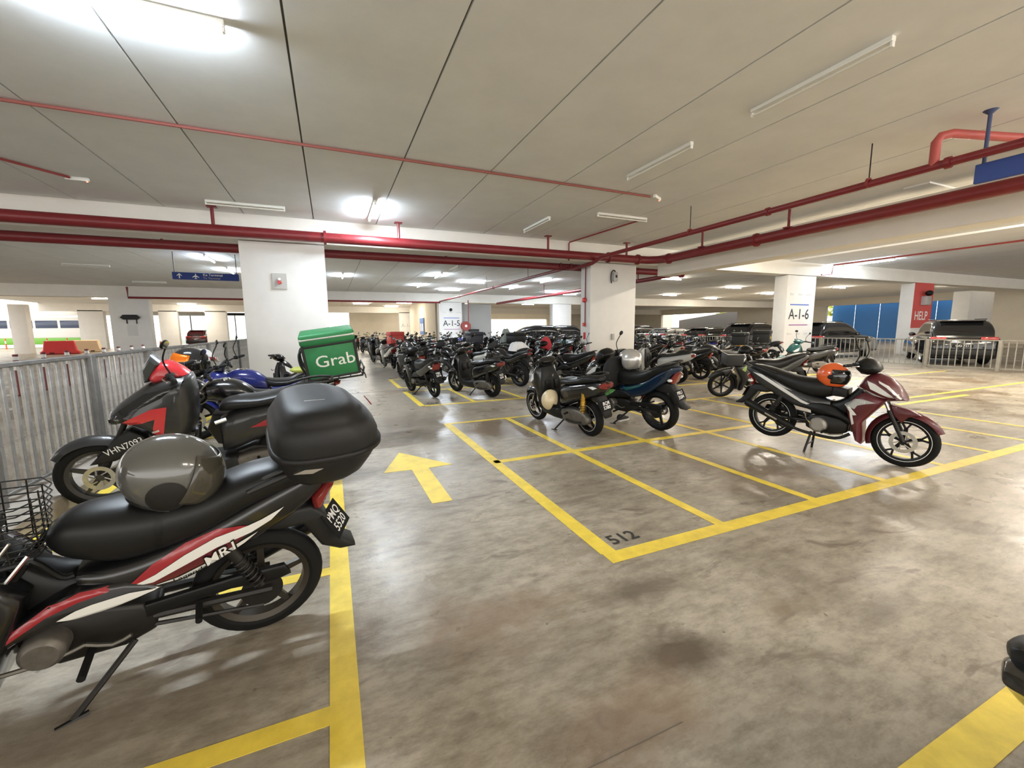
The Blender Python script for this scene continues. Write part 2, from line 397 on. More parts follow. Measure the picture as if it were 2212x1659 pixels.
# ---------------------------------------------------------------- lamps
def lamp(x, y, along, lit, label, group, L=1.46, z=CZ, e=1.0):
    t = empty('fluorescent_batten', (x, y, z), 0 if along == 'x' else pi / 2, label, 'lamp', group)
    h = L / 2
    obj('housing', bevel(box(-h, h, -0.032, 0.032, -0.05, 0), 0.006, 1), LAMPW, t)
    for s_ in (-1, 1): obj('tube_holder', bevel(box(s_ * (h - 0.012) - 0.012, s_ * (h - 0.012) + 0.012, -0.022, 0.022, -0.1, -0.05), 0.004, 1), LAMPW, t)
    obj('tube', tube([(-h + 0.024, 0, -0.083), (h - 0.024, 0, -0.083)], 0.016, 10), (TUBEOFF, TUBEWARM, TUBEON)[lit], t)
    if lit:
        ld = bpy.data.lights.new('tube_light', 'AREA'); ld.shape = 'RECTANGLE'; ld.size = L; ld.size_y = 0.05; ld.energy = TUBE_W * e; ld.color = (1.0, 0.91, 0.76) if lit == 1 else (0.82, 0.91, 1.0)
        lo = bpy.data.objects.new('tube_light', ld); COL.objects.link(lo); lo.parent = t; lo.location = (0, 0, -0.115)
    return t
lamp(-1.42, 4.72, 'x', 2, 'lit fluorescent tube nearest the camera at upper left', None, e=1.0)
lamp(1.03, 10.3, 'y', 2, 'lit fluorescent tube pointing away just before the long beam', None, e=0.7)
lamp(5.03, 3.27, 'y', 0, 'unlit batten lamp nearest the camera on the right of the ceiling', None)
lamp(5.04, 5.69, 'y', 0, 'unlit batten lamp in the middle of the right ceiling row', None)
lamp(5.06, 10.1, 'y', 0, 'unlit batten lamp beside the beam end of its row', None)
lamp(-1.48, 10.81, 'x', 0, 'unlit batten lamp lying along the long beam above the left column', None)
lamp(6.68, 8.66, 'x', 0, 'unlit batten lamp with a red conduit ending at it', None)
for i, (x, y, a) in enumerate(((-3.9, 18.9, 'y'), (-3.9, 22.4, 'y'), (0.73, 22.7, 'y'), (5.14, 26.0, 'y'), (5.1, 21.0, 'y'), (7.55, 28.2, 'x'), (7.6, 23.3, 'x'), (11.1, 25.4, 'y'), (11.3, 21.3, 'y'), (15.3, 27.7, 'x'), (17.3, 29.0, 'x'))):
    lamp(x, y, a, 2, 'lit tube between the two column rows, %s from the left' % ORD[i], 'lit tubes between the column rows')
lamp(5.17, 18.4, 'y', 0, 'unlit batten just beyond the long beam among lit ones', None)
for i, (x, y, a) in enumerate(((25.9, 27.2, 'x'), (17.4, 18.2, 'x'), (32.8, 29.2, 'x'), (25.4, 20.8, 'x'), (40.0, 27.0, 'x'), (32.8, 23.7, 'x'), (32.8, 18.4, 'x'), (40.0, 15.0, 'x'))):
    lamp(x, y, a, 1, 'lit tube on the far right ceiling over the cars, %s from the left' % ORD[i], 'lit tubes over the cars')
lamp(21.1, 10.6, 'y', 2, 'lit tube close to the A-1-6 column beyond the deep beam', None, e=1.2)
lamp(13.9, 6.0, 'y', 1, 'lit tube hidden behind the deep beam at right', None)
lamp(13.9, 1.5, 'y', 1, 'added fill tube above the beam, out of view near the blue board', None)  # unseen tube, added as fill for the column fronts
for i, (x, y) in enumerate(((-8.4, 41.3), (-16.0, 43.0), (-12.5, 50.0), (6.9, 43.0), (6.5, 49.3), (9.6, 58.0), (3.0, 45.0), (1.0, 56.0), (13, 44), (-3, 40), (20, 42), (26, 40), (16, 56), (24, 56), (31, 55))):  # the last few in the list are added to brighten the back wall
    lamp(x, y, 'x', 1, 'lit tube on the farthest ceiling beyond the A-1-5 column, %s from the left' % ORD[sorted(range(15), key=lambda q: (-16.0, -12.5, -8.4, -3, 1, 3, 6.5, 6.9, 9.6, 13, 16, 20, 24, 26, 31)[q] != x)[0]], 'lit tubes on the farthest ceiling')
for (x, y) in ((-8.7, 22.3), (-8.7, 28.7)): lamp(x, y, 'x', 0, 'unlit batten beyond the left railing, %s one' % ('nearer' if y < 25 else 'farther'), 'unlit battens beyond the left railing')
# unseen fill tubes added behind the photographer to lift the near floor
for i, x in enumerate((5.0, 8.0, 11.4)): lamp(x, -3.6, 'x', 1, 'added fill tube behind the camera, %s from the left' % ORD[i], 'added fill tubes behind the camera')
lamp(13.9, -3.5, 'y', 1, 'added fill tube out of view to the right beyond the deep beam', None)  # this and the next tubes are unseen, added as fill from the right
lamp(16.5, -1.0, 'y', 1, 'second added fill tube out of view to the right beyond the deep beam', None)
lamp(16.5, 4.0, 'y', 1, 'added fill tube out of view beside the wide ceiling band', None)
lamp(14.0, 9.8, 'y', 1, 'added fill tube hidden behind the deep beam near the centre column', None)  # added fill behind the beam, no tube seen here
# little emergency lamps
def elamp(x, y, rz, label):
    t = empty('emergency_lamp', (x, y, CZ), rz, label, 'lamp')
    obj('case', bbox(-0.16, 0.16, -0.03, 0.03, -0.06, 0, 0.01), LAMPW, t)
    obj('indicator', ball((0.13, 0, -0.062), 0.014, 0.014, 0.01), mat('red_indicator', (0.9, 0.1, 0.05), 0.4, emit=(1, 0.15, 0.08), es=3), t)
elamp(-3.9, 10.1, 0, 'small white ceiling unit with red dot at far left'); elamp(6.4, 7.18, 0.5, 'small white ceiling unit at the end of the thin red conduit')
# ---------------------------------------------------------------- pipes
def flange(p, ax, r): return lathe([(0, -0.03), (r * 1.35, -0.03), (r * 1.35, 0.03), (0, 0.03)], 14, ax, p)
t = empty('sprinkler_main', (0, 0, 0), 0, 'thick red pipe along the beam that bends towards the camera at right', 'pipe')
P1 = [(-24, 11.3, 3.70), (9.35, 11.3, 3.70), (9.72, 11.22, 3.69), (9.93, 11.0, 3.68), (10.0, 10.6, 3.66), (10.0, -6, 3.66)]
obj('pipe_run', tube(P1, 0.12, 16), REDP, t, 50)
for (p, ax) in (((0.02, 11.3, 3.7), 'x'), ((8.2, 11.3, 3.7), 'x'), ((9.35, 11.3, 3.7), 'x'), ((10.0, 10.6, 3.66), 'y'), ((10, 7.6, 3.66), 'y'), ((10, 2, 3.66), 'y')): obj('pipe_coupling', flange(p, ax, 0.12), REDP, t)
for (x, y) in ((-2.2, 11.3), (1.75, 11.3), (6.05, 11.3), (8.9, 11.3)): obj('hanger', join(cyl((x, y, 3.8), (x, y, CZ), 0.035, 8), box(x - 0.09, x + 0.09, y - 0.07, y + 0.07, CZ - 0.03, CZ)), REDP, t)
for y in (6.8, 9.3, 3.0): obj('hanger', join(cyl((10, y, 3.75), (10, y, CZ), 0.03, 8), box(9.9, 10.1, y - 0.07, y + 0.07, 3.77, 3.80)), REDP, t)
t = empty('sprinkler_branch', (0, 0, 0), 0, 'thinner red pipe hung on rods that crosses under the thick one', 'pipe')
obj('pipe_run', tube([(7.63, -6, 3.62), (7.63, 10.8, 3.62), (7.63, 11.35, 3.50), (7.63, 12.6, 3.48), (7.63, 12.9, 3.56), (7.63, 31.3, 3.56)], 0.055, 12), REDP, t, 50)
for y in (4.0, 7.46): obj('hanger_rod', cyl((7.63, y, 3.67), (7.63, y, CZ), 0.009, 6), STEELD, t); obj('hanger_loop', lathe([(0.05, -0.015), (0.075, -0.015), (0.075, 0.015), (0.05, 0.015)], 12, 'y', (7.63, y, 3.64), close=True), DRED, t)
for y in (5.6, 3.1, 20.0, 26.0): obj('pipe_coupling', flange((7.63, y, 3.62 if y < 11 else 3.56), 'y', 0.055), REDP, t)
for y in (16, 21): obj('hanger_rod', cyl((7.63, y, 3.6), (7.63, y, CZ), 0.009, 6), STEELD, t)
obj('riser_loop', tube([(7.63, 3.25, 3.62), (7.63, 3.25, 3.93), (7.66, 3.22, 4.0), (7.75, 3.15, 4.02), (8.9, 2.75, 3.98), (12, 1.9, 3.98)], 0.055, 12), mat('pinkish_pipe', (0.45, 0.085, 0.075), 0.45), t, 50)
t = empty('sprinkler_main', (0, 0, 0), 0, 'thick dark red pipe behind the columns ending in a flange', 'pipe')
obj('pipe_run', tube([(-24, 12.95, 3.60), (12.9, 12.95, 3.60)], 0.115, 16), REDP, t, 50)
obj('pipe_coupling', flange((12.9, 12.95, 3.6), 'x', 0.12), REDP, t); obj('pipe_run', tube([(12.7, 12.95, 3.6), (12.4, 14, 3.5), (12.3, 31.5, 3.5)], 0.09, 12), REDP, t, 50)
obj('valve_frame', join(*[tube([(a, 12.8, 3.55), (a, 12.8, 3.9)], 0.03, 6) for a in (7.35, 7.75)], tube([(7.35, 12.8, 3.9), (7.75, 12.8, 3.9)], 0.03, 6)), REDP, t)
for x in (-3.6, 3.4): obj('hanger', cyl((x, 12.95, 3.7), (x, 12.95, CZ), 0.03, 8), DRED, t)
for (y, z) in ((14.8, 3.5), (19, 3.5), (23.5, 3.5)): obj('hanger', cyl((12.3, y, z), (12.3, y, CZ), 0.025, 8), DRED, t)
tag(obj('thin_conduit', tube([(-20, 6.95, CZ - 0.03), (6.22, 7.18, CZ - 0.03)], 0.022, 8), mat('brown_red_conduit', (0.27, 0.075, 0.06), 0.5)), 'thin brown red conduit running across the whole near ceiling', 'conduit')
tag(obj('thin_conduit', tube([(7.25, 8.72, CZ - 0.05), (7.0, 11.66, CZ - 0.05), (7.0, 11.7, CZ - 0.09), (7.0, 11.7, 3.6)], 0.022, 8), DRED), 'thin red conduit from an unlit lamp down to the thick pipe', 'conduit')
tag(obj('thin_conduit', tube([(-5.3, 8.4, CZ - 0.03), (-3.98, 10.05, CZ - 0.03)], 0.02, 8), DRED), 'short dark conduit running to the small ceiling unit at left', 'conduit')
tag(obj('thin_conduit', tube([(20.0, -6, CZ - 0.12), (20.0, 11.5, CZ - 0.12), (20.0, 11.55, 3.7), (19.4, 11.6, 3.66)], 0.03, 8), DRED), 'dark red conduit along the band to the A-1-6 column', 'conduit')
tag(obj('thin_conduit', tube([(-10.6, 31.4, 4.1), (-10.6, 31.4, 3.5), (7.7, 31.4, 3.5)], 0.06, 8), REDP), 'red pipe along the far beam', 'pipe')
# ---------------------------------------------------------------- fittings on the columns
t = empty('alarm_plate', (-1.05, 11.74, 2.69), 0, 'grey square plate with a red and white alarm on the left column', 'alarm')
obj('plate', bevel(box(-0.155, 0.155, -0.03, 0.01, -0.185, 0.185), 0.005, 1), mat('plate_grey', (0.47, 0.46, 0.43), 0.5), t)
obj('sounder', lathe([(0, -0.10), (0.04, -0.10), (0.045, -0.03)], 14, 'y', (0, 0, -0.03)), mat('alarm_red', (0.5, 0.02, 0.03), 0.4), t)
obj('beacon', lathe([(0, -0.11), (0.03, -0.10), (0.04, -0.03)], 14, 'y', (0, 0, 0.04)), WHITE, t)
t = empty('camera_bracket', (8.74, 11.74, 3.18), 0, 'plastic wrapped camera with a looping black cable on the centre column', 'camera')
obj('wrap', bevel(box(-0.06, 0.1, -0.12, 0, -0.16, 0.14), 0.03, 2), mat('cloudy_plastic', (0.42, 0.42, 0.40), 0.3), t)
obj('cable', tube([(0.05, -0.03, 0.16), (-0.03, -0.05, 0.20), (-0.12, -0.05, 0.12), (-0.14, -0.05, -0.05), (-0.11, -0.05, -0.22)], 0.017, 8, 5), BLK, t)
obj('dome', ball((0.03, -0.1, 0.0), 0.05, 0.05, 0.05), GLASSD, t)
tag(obj('junction_box', bbox(8.70, 8.80, 11.69, 11.75, 1.10, 1.30, 0.01), mat('box_grey', (0.42, 0.40, 0.36), 0.5)), 'small grey box on the centre column above the motorcycle mirror', 'box')
t = empty('fire_extinguisher', (7.78, 12.08, 0.33), 0, 'red fire extinguisher hanging on the side of the centre column', 'extinguisher')
EXR = mat('extinguisher_red', (0.55, 0.025, 0.03), 0.3, coat=0.3)
obj('cylinder', lathe([(0, 0), (0.10, 0.0), (0.115, 0.02), (0.115, 0.48), (0.09, 0.55), (0.04, 0.59), (0.03, 0.62), (0, 0.62)], 20), EXR, t)
obj('valve', join(cyl((0, 0, 0.6), (0, 0, 0.67), 0.025), box(-0.02, 0.02, -0.09, 0.03, 0.66, 0.685), box(-0.02, 0.02, -0.08, 0.03, 0.70, 0.715)), BLK, t)
obj('hose', tube([(0, 0.03, 0.64), (-0.02, 0.13, 0.6), (-0.02, 0.14, 0.3), (-0.02, 0.125, 0.1)], 0.012, 6, 4), BLK, t)
obj('label_patch', bevel(box(-0.118, -0.10, -0.05, 0.05, 0.32, 0.44), 0.002, 1), WHITE, t)
t = empty('alarm_conduit', (7.83, 12.02, 0), 0, 'thin red conduit with a red bell on the side of the centre column', 'conduit')
obj('conduit', tube([(0, 0, 1.6), (0, 0, 3.5)], 0.018, 8), REDP, t)
obj('bell', lathe([(0, -0.11), (0.06, -0.10), (0.085, -0.04), (0.085, 0)], 16, 'x', (0, 0, 2.42)), EXR, t)
obj('call_point', bevel(box(-0.07, 0.0, -0.05, 0.05, 1.56, 1.68), 0.008, 1), EXR, t)
tag(obj('fire_notice', box(7.838, 7.85, 12.0, 12.12, 1.13, 1.36), EXR), 'small red notice with white mark above the extinguisher', 'notice')
# lettering on columns
def wall_text(parent, s, size, x, z, m, y=-0.003, bold=0.01, sx=1.0, name='lettering'): return obj(name, place(text(s, size, bold, sx), (x, y, z), (1, 0, 0), (0, 0, 1)), m, parent)
INK = mat('ink_black', (0.03, 0.03, 0.04), 0.6); BLUEL = mat('line_blue', (0.10, 0.17, 0.55), 0.5); PURL = mat('line_purple', (0.30, 0.10, 0.30), 0.5); GREYT = mat('faint_grey_ink', (0.45, 0.44, 0.43), 0.6)
def bay_sign(c, s, zc, k=1.0, xo=0.92, mirror=False):
    wall_text(c, s, 0.62 * k, xo, zc, INK, sx=0.95)
    obj('rule', box(xo - 0.62 * k, xo + 0.62 * k, -0.004, 0, zc + 0.40 * k, zc + 0.45 * k), BLUEL, c); obj('rule', box(xo - 0.62 * k, xo + 0.62 * k, -0.004, 0, zc - 0.46 * k, zc - 0.42 * k), PURL, c)
    for i, w in enumerate(('Blok', 'Aras', 'Lorong')): wall_text(c, w, 0.14 * k, xo - 0.55 * k + i * 0.55 * k, zc + 0.86 * k, GREYT, bold=0)
    for i, w in enumerate(('Block', 'Level', 'Aisle')): wall_text(c, w, 0.14 * k, xo - 0.55 * k + i * 0.55 * k, zc - 0.82 * k, GREYT, bold=0)
bay_sign(colA6, 'A-1-6', 1.98, 0.98, 0.85); bay_sign(colA5, 'A-1-5', 1.95, 1.0, 0.98)
wall_text(colK, 'A-1-3', 0.6, 0.9, 2.0, GREYT)
obj('red_face', box(0.0, 1.83, -0.006, 0.0, 1.35, 3.62), mat('help_red', (0.62, 0.075, 0.07), 0.5), colH); wall_text(colH, 'HELP', 0.62, 0.85, 1.95, WHITE, -0.009, 0.012, 0.9)
obj('red_band', box(0.0, 1.83, -0.006, 0.0, 0.9, 1.05), MATS['help_red'], colH)
obj('call_unit', bbox(0.7, 1.15, -0.25, 0, 2.5, 2.95, 0.03), mat('call_unit_grey', (0.4, 0.4, 0.38), 0.5), colH); obj('call_camera', ball((0.95, -0.2, 3.1), 0.16, 0.16, 0.14), BLK, colH)
obj('dark_lamp', prism([(0.5, 2.36), (0.65, 2.52), (1.25, 2.52), (1.4, 2.36), (1.25, 2.24), (0.65, 2.24)], -0.2, 0), BLK, colF)
obj('paper_notice', box(0.72, 1.2, -0.006, 0, 1.3, 1.95), mat('old_paper', (0.62, 0.61, 0.58), 0.8), colF)
for x in (0.75, 1.2): obj('lamp_bracket', box(x - 0.02, x + 0.02, -0.05, 0, 2.0, 2.24), BLK, colF)
obj('wall_camera', join(ball((0.9, -0.15, 3.0), 0.12, 0.12, 0.12), cyl((0.9, 0, 3.05), (0.9, -0.15, 3.0), 0.03)), BLK, colA5)
# hung signs
t = empty('hanging_sign', (-3.84, 17.95, 3.40), 0, 'blue hanging sign to the terminal with arrow and aeroplane', 'sign')
obj('board', bevel(box(-0.96, 0.96, -0.05, 0.05, -0.12, 0.12), 0.008, 1), SIGNB, t)
for x in (-0.9, 0.9): obj('hanger_rod', cyl((x, 0, 0.12), (x, 0, CZ - 3.4), 0.012, 6), STEELD, t)
F_ = lambda p, x, z, k: prism([(x + a * k, z + b * k) for a, b in p], -0.058, -0.052)
obj('arrow', F_([(0, 1), (0.8, 0.2), (0.8, -0.15), (0.18, 0.4), (0.18, -1), (-0.18, -1), (-0.18, 0.4), (-0.8, -0.15), (-0.8, 0.2)], -0.76, 0, 0.085), WHITE, t)
obj('aeroplane', F_([(0, 1), (0.14, 0.7), (0.14, 0.3), (1, -0.3), (1, -0.5), (0.14, -0.2), (0.12, -0.65), (0.35, -0.85), (0.35, -1), (0, -0.88), (-0.35, -1), (-0.35, -0.85), (-0.12, -0.65), (-0.14, -0.2), (-1, -0.5), (-1, -0.3), (-0.14, 0.3), (-0.14, 0.7)], -0.3, 0, 0.095), WHITE, t)
obj('lettering', place(text('Ke Terminal', 0.115, 0.006), (0.2, -0.056, 0.05), (1, 0, 0), (0, 0, 1)), WHITE, t); obj('lettering', place(text('To Terminal', 0.10, 0.0), (0.16, -0.056, -0.06), (1, 0, 0), (0, 0, 1)), GREYT, t)
t = empty('hanging_sign', (7.89, 2.1, 3.44), 0, 'plain blue hanging board at the right edge under the pipe', 'sign')
obj('board', bevel(box(-0.03, 0.03, -0.82, 0.82, -0.12, 0.12), 0.006, 1), mat('board_blue', (0.025, 0.06, 0.26), 0.45), t)
for y in (0.75, -0.6): obj('hanger_rod', join(cyl((0, y, 0.12), (0, y, 0.74), 0.022, 8), lathe([(0, 0.76), (0.075, 0.76), (0.02, 0.71)], 12, 'z', (0, y, 0))), mat('blue_rod', (0.05, 0.07, 0.16), 0.5), t)
# ---------------------------------------------------------------- kerb and railings
tag(obj('kerb', bevel(box(-2.60, -2.12, 0.5, 13.0, 0, 0.16), 0.015, 1), KERB), 'low concrete kerb carrying the railing on the left', 'kerb')
def railing(x, y0, y1, z0, h, n_posts, label, bar=0.12, br=0.016, pw=0.05, top=0.02, m=GALV, mp=GALVD):
    t = empty('railing', (x, y0, z0), 0, label, 'railing'); L = y1 - y0
    obj('top_rail', bevel(box(-0.028, 0.028, 0, L, h - top * 2, h), 0.006, 1), mp, t); obj('bottom_rail', bevel(box(-0.02, 0.02, 0, L, 0.06, 0.09), 0.005, 1), mp, t)
    pm_ = mesh('post', bevel(box(-pw, pw, -pw * 0.9, pw * 0.9, 0, h - 0.01), 0.005, 1), mp); bm_ = mesh('baluster', bevel(box(-br * 0.55, br * 0.55, -br, br, 0.09, h - top * 2), 0.003, 1), m)
    sp = L / n_posts
    for i in range(n_posts + 1): o = obj('post', pm_, mp, t); o.location = (0, i * sp, 0)
    nb = int(L / bar)
    for i in range(1, nb):
        y = i * bar
        if min(abs(y - j * sp) for j in range(n_posts + 1)) < pw: continue
        o = obj('baluster', bm_, m, t); o.location = (0, y, 0)
    return t
railing(-2.42, 2.75, 20.35, 0.16, 1.11, 11, 'grey steel railing on the kerb behind the left motorcycles', 0.125, 0.022, 0.055)
railing(19.6, -1.0, 24.0, 0.0, 1.0, 14, 'pale steel railing between the motorcycles and the cars at right', 0.17, 0.014, 0.05, m=mat('pale_steel', (0.27, 0.26, 0.235), 0.5, metal=0.3), mp=mat('rail_post_grey', (0.24, 0.225, 0.19), 0.6, var=.2, scale=6))
# bollards beyond the left railing
BWHITE = mat('reflective_white', (0.8, 0.79, 0.76), 0.5); BMAR = mat('maroon', (0.16, 0.02, 0.025), 0.5)
for i in range(8):
    t = empty('delineator_post', (-7.0, 14.0 + 1.08 * i, 0), 0, 'maroon and white banded post beyond the left railing, %s from the left' % ORD[i], 'bollard', 'banded posts beyond the railing')
    obj('post', lathe([(0, 1.0), (0.05, 1.0), (0.05, 0.02), (0.11, 0.0)], 12), BMAR, t)
    for z in (0.86, 0.62): obj('band', lathe([(0.0515, z), (0.0515, z + 0.09)], 12), BWHITE, t)
# ================================================================ motorcycles
# local frame of a bike: x forward, y to its left, z up, origin on the ground under the rear axle
def zs(secs, e=2.6, sub=3, n=20):
    """loft from (x, z_top, z_bottom, half width[, exponent])"""
    return loft([(q[0], (q[1] + q[2]) / 2, q[3], (q[1] - q[2]) / 2, q[4] if len(q) > 4 else e, 0, 0) for q in secs], n, sub)
def bvh_of(*ss):
    s = join(*ss); return BVHTree.FromPolygons([Vector(v) for v in s[0]], [tuple(f) for f in s[1]])
def fine(poly, step=0.03):
    """triangulate an x,z outline and split long edges; returns verts2d, tris"""
    tri = tessellate_polygon([[Vector((a, b, 0)) for a, b in poly]])
    return split2([tuple(p) for p in poly], [tuple(t) for t in tri], step)
def split2(V, T, step):
    V = list(V); T = list(T)
    for _ in range(7):
        cache = {}; out = []; any_ = False
        def mid(a, b):
            k = (min(a, b), max(a, b))
            if k not in cache: cache[k] = len(V); V.append(((V[a][0] + V[b][0]) / 2, (V[a][1] + V[b][1]) / 2))
            return cache[k]
        el = lambda a, b: math.hypot(V[a][0] - V[b][0], V[a][1] - V[b][1])
        for (a, b, c) in T:
            ma = mid(a, b) if el(a, b) > step else None; mb = mid(b, c) if el(b, c) > step else None; mc = mid(c, a) if el(c, a) > step else None
            k = [m is not None for m in (ma, mb, mc)]
            if not any(k): out.append((a, b, c)); continue
            any_ = True
            if all(k): out += [(a, ma, mc), (ma, b, mb), (mc, mb, c), (ma, mb, mc)]
            elif k[0] and k[1]: out += [(ma, b, mb), (a, ma, c), (ma, mb, c)]
            elif k[1] and k[2]: out += [(mb, c, mc), (b, mb, a), (mb, mc, a)]
            elif k[0] and k[2]: out += [(mc, a, ma), (c, mc, b), (mc, ma, b)]
            elif k[0]: out += [(a, ma, c), (ma, b, c)]
            elif k[1]: out += [(b, mb, a), (mb, c, a)]
            else: out += [(c, mc, b), (mc, a, b)]
        T = out
        if not any_: break
    return V, T
def onto(V2, T, bv, side, off=0.003, ymax=0.6):
    V = []; last = 0.1
    for (x, z) in V2:
        h = bv.ray_cast(Vector((x, side * ymax, z)), Vector((0, -side, 0)))
        y = h[0].y if h[0] is not None else None
        V.append([x, y, z])
    ok = [v for v in V if v[1] is not None]
    for v in V:
        if v[1] is None:
            v[1] = min(ok, key=lambda q: (q[0] - v[0]) ** 2 + (q[2] - v[2]) ** 2)[1] if ok else side * 0.12
        v[1] += side * off
    return [tuple(v) for v in V], T
def decal(poly, bv, side, off=0.003, step=0.03):
    V2, T = fine(poly, step); return onto(V2, T, bv, side, off)
def decal_text(s, size, cx, cz, ang, bv, side, off=0.004, bold=0.0, sx=1.0, shear=0.0):
    V, F = text(s, size, bold, sx); d = -1 if side > 0 else 1; ca, sa = cos(ang), sin(ang)
    V2 = []
    for v in V: a = v[0] + shear * v[1]; V2.append((cx + d * (a * ca - v[1] * sa), cz + a * sa + v[1] * ca))
    return onto(V2, F, bv, side, off)
def tyre(r, w, rim, n=40):
    prof = []
    for i in range(9):
        a = -pi / 2 + pi * i / 8
        prof.append((rim + (r - rim) * (0.25 + 0.75 * cos(a) ** 0.75 if abs(cos(a)) > 1e-6 else 0.25), w / 2 * sin(a)))
    prof = [(rim - 0.004, -w * 0.36)] + prof + [(rim - 0.004, w * 0.36)]
    return lathe(prof, n, 'y')
def rim_mesh(rim, w, style, hub=0.045, n=40):
    ss = [lathe([(rim - 0.022, -w * 0.30), (rim + 0.004, -w * 0.44), (rim + 0.004, -w * 0.34), (rim - 0.012, 0), (rim + 0.004, w * 0.34), (rim + 0.004, w * 0.44), (rim - 0.022, w * 0.30)], n, 'y', close=True),
          lathe([(0.0, -0.065), (hub * 0.6, -0.065), (hub, -0.03), (hub, 0.03), (hub * 0.6, 0.065), (0, 0.065)], 16, 'y')]
    def bar(a, r0, r1, w0, w1, da=0.0, t=0.012):
        c, s = cos(a), sin(a); c2, s2 = cos(a + da), sin(a + da); nx, nz = -s, c; n2x, n2z = -s2, c2
        v = []
        for (r_, cc, s_, px, pz, ww) in ((r0, c, s, nx, nz, w0), (r1, c2, s2, n2x, n2z, w1)):
            for y in (-t, t):
                for k in (-1, 1): v.append((r_ * cc + px * ww * k, y, r_ * s_ + pz * ww * k))
        return v, [(0, 1, 5, 4), (2, 6, 7, 3), (0, 4, 6, 2), (1, 3, 7, 5), (0, 2, 3, 1), (4, 5, 7, 6)]
    k = {'five': 5, 'six': 6, 'y': 5, 'twin': 5, 'three': 3}[style]
    for i in range(k):
        a = 2 * pi * i / k + 0.35
        if style == 'y':
            ss += [bar(a, hub * 0.8, rim * 0.66, 0.019, 0.016), bar(a, rim * 0.60, rim - 0.012, 0.010, 0.010, 0.19), bar(a, rim * 0.60, rim - 0.012, 0.010, 0.010, -0.19)]
        elif style == 'twin': ss += [bar(a + 0.12, hub * 0.8, rim - 0.012, 0.008, 0.008, 0.06), bar(a - 0.12, hub * 0.8, rim - 0.012, 0.008, 0.008, -0.06)]
        else: ss.append(bar(a, hub * 0.7, rim - 0.012, 0.019, 0.012, 0.10 if style == 'six' else 0.0))
    return join(*ss)
def wheel(root, name, x, r, w, rim, style='five', mrim=BLK, disc=0.0, dside=1, stripe=None, n=40):
    t = obj(name, tyre(r, w, rim, n), RUB, root, 35); t.location = (x, 0, r)
    obj('rim', rim_mesh(rim, w, style, n=n), mrim, t, 35)
    if stripe:
        for s_ in (-1, 1): obj('rim_stripe', lathe([(rim + 0.001, s_ * w * 0.448), (rim + 0.006, s_ * w * 0.448)], n, 'y'), stripe, t)
    if disc:
        y = dside * 0.075; ss = [lathe([(disc * 0.68, y - 0.002), (disc, y - 0.002), (disc, y + 0.002), (disc * 0.68, y + 0.002)], 36, 'y', close=True)]
        for i in range(6):
            a = i * pi / 3; ss.append(tube([(0.03 * cos(a), y, 0.03 * sin(a)), (disc * 0.75 * cos(a + 0.35), y, disc * 0.75 * sin(a + 0.35))], 0.006, 5))
        obj('brake_disc', join(*ss), ALU, t)
    return t
def arc_fender(cx, cz, r, a0, a1, w, drop=0.03, n=18, taper=0.35, side_n=6):
    V, F = [], []; m = side_n + 1
    for i in range(n + 1):
        f = i / n; a = a0 + (a1 - a0) * f; e = min(f, 1 - f) * 2; ww = w * (taper + (1 - taper) * min(1, e * 2.2) ** 0.6)
        for j in range(m):
            q = -1 + 2 * j / side_n; rr = r - drop * abs(q) ** 2.2
            V.append((cx + rr * cos(a), ww * q, cz + rr * sin(a)))
    for i in range(n):
        for j in range(side_n): F.append((i * m + j, i * m + j + 1, (i + 1) * m + j + 1, (i + 1) * m + j))
    k = len(V); V2 = [(v[0] - 0.004 * (v[0] - cx) / r, v[1] * 0.97, v[2] - 0.004 * (v[2] - cz) / r) for v in V]
    F2 = [tuple(k + i for i in reversed(f)) for f in F]
    rim_ = [(i * m, (i + 1) * m) for i in range(n)] + [((i + 1) * m + side_n, i * m + side_n) for i in range(n)] + [(j + 1, j) for j in range(side_n)] + [(n * m + j, n * m + j + 1) for j in range(side_n)]
    return V + V2, F + F2 + [(a, b, k + b, k + a) for a, b in rim_]
def helix(p0, p1, r, wire, turns, n=6, per=10):
    p0 = Vector(p0); p1 = Vector(p1); d = (p1 - p0); u = d.orthogonal().normalized(); v = d.normalized().cross(u); pts = []
    for i in range(turns * per + 1): a = 2 * pi * i / per; pts.append(p0 + d * (i / (turns * per)) + (u * cos(a) + v * sin(a)) * r)
    return tube(pts, wire, n)
def shock(root, p0, p1, m_spring=STEELD, m_body=STEELD, r=0.028):
    a = Vector(p0); b = Vector(p1)
    o = obj('shock_absorber', join(cyl(a, a.lerp(b, 0.5), r * 0.55, 10), cyl(a.lerp(b, 0.45), b, r * 0.9, 12)), m_body, root)
    obj('spring', helix(a.lerp(b, 0.08), a.lerp(b, 0.66), r, 0.0055, 7), m_spring, o); return o
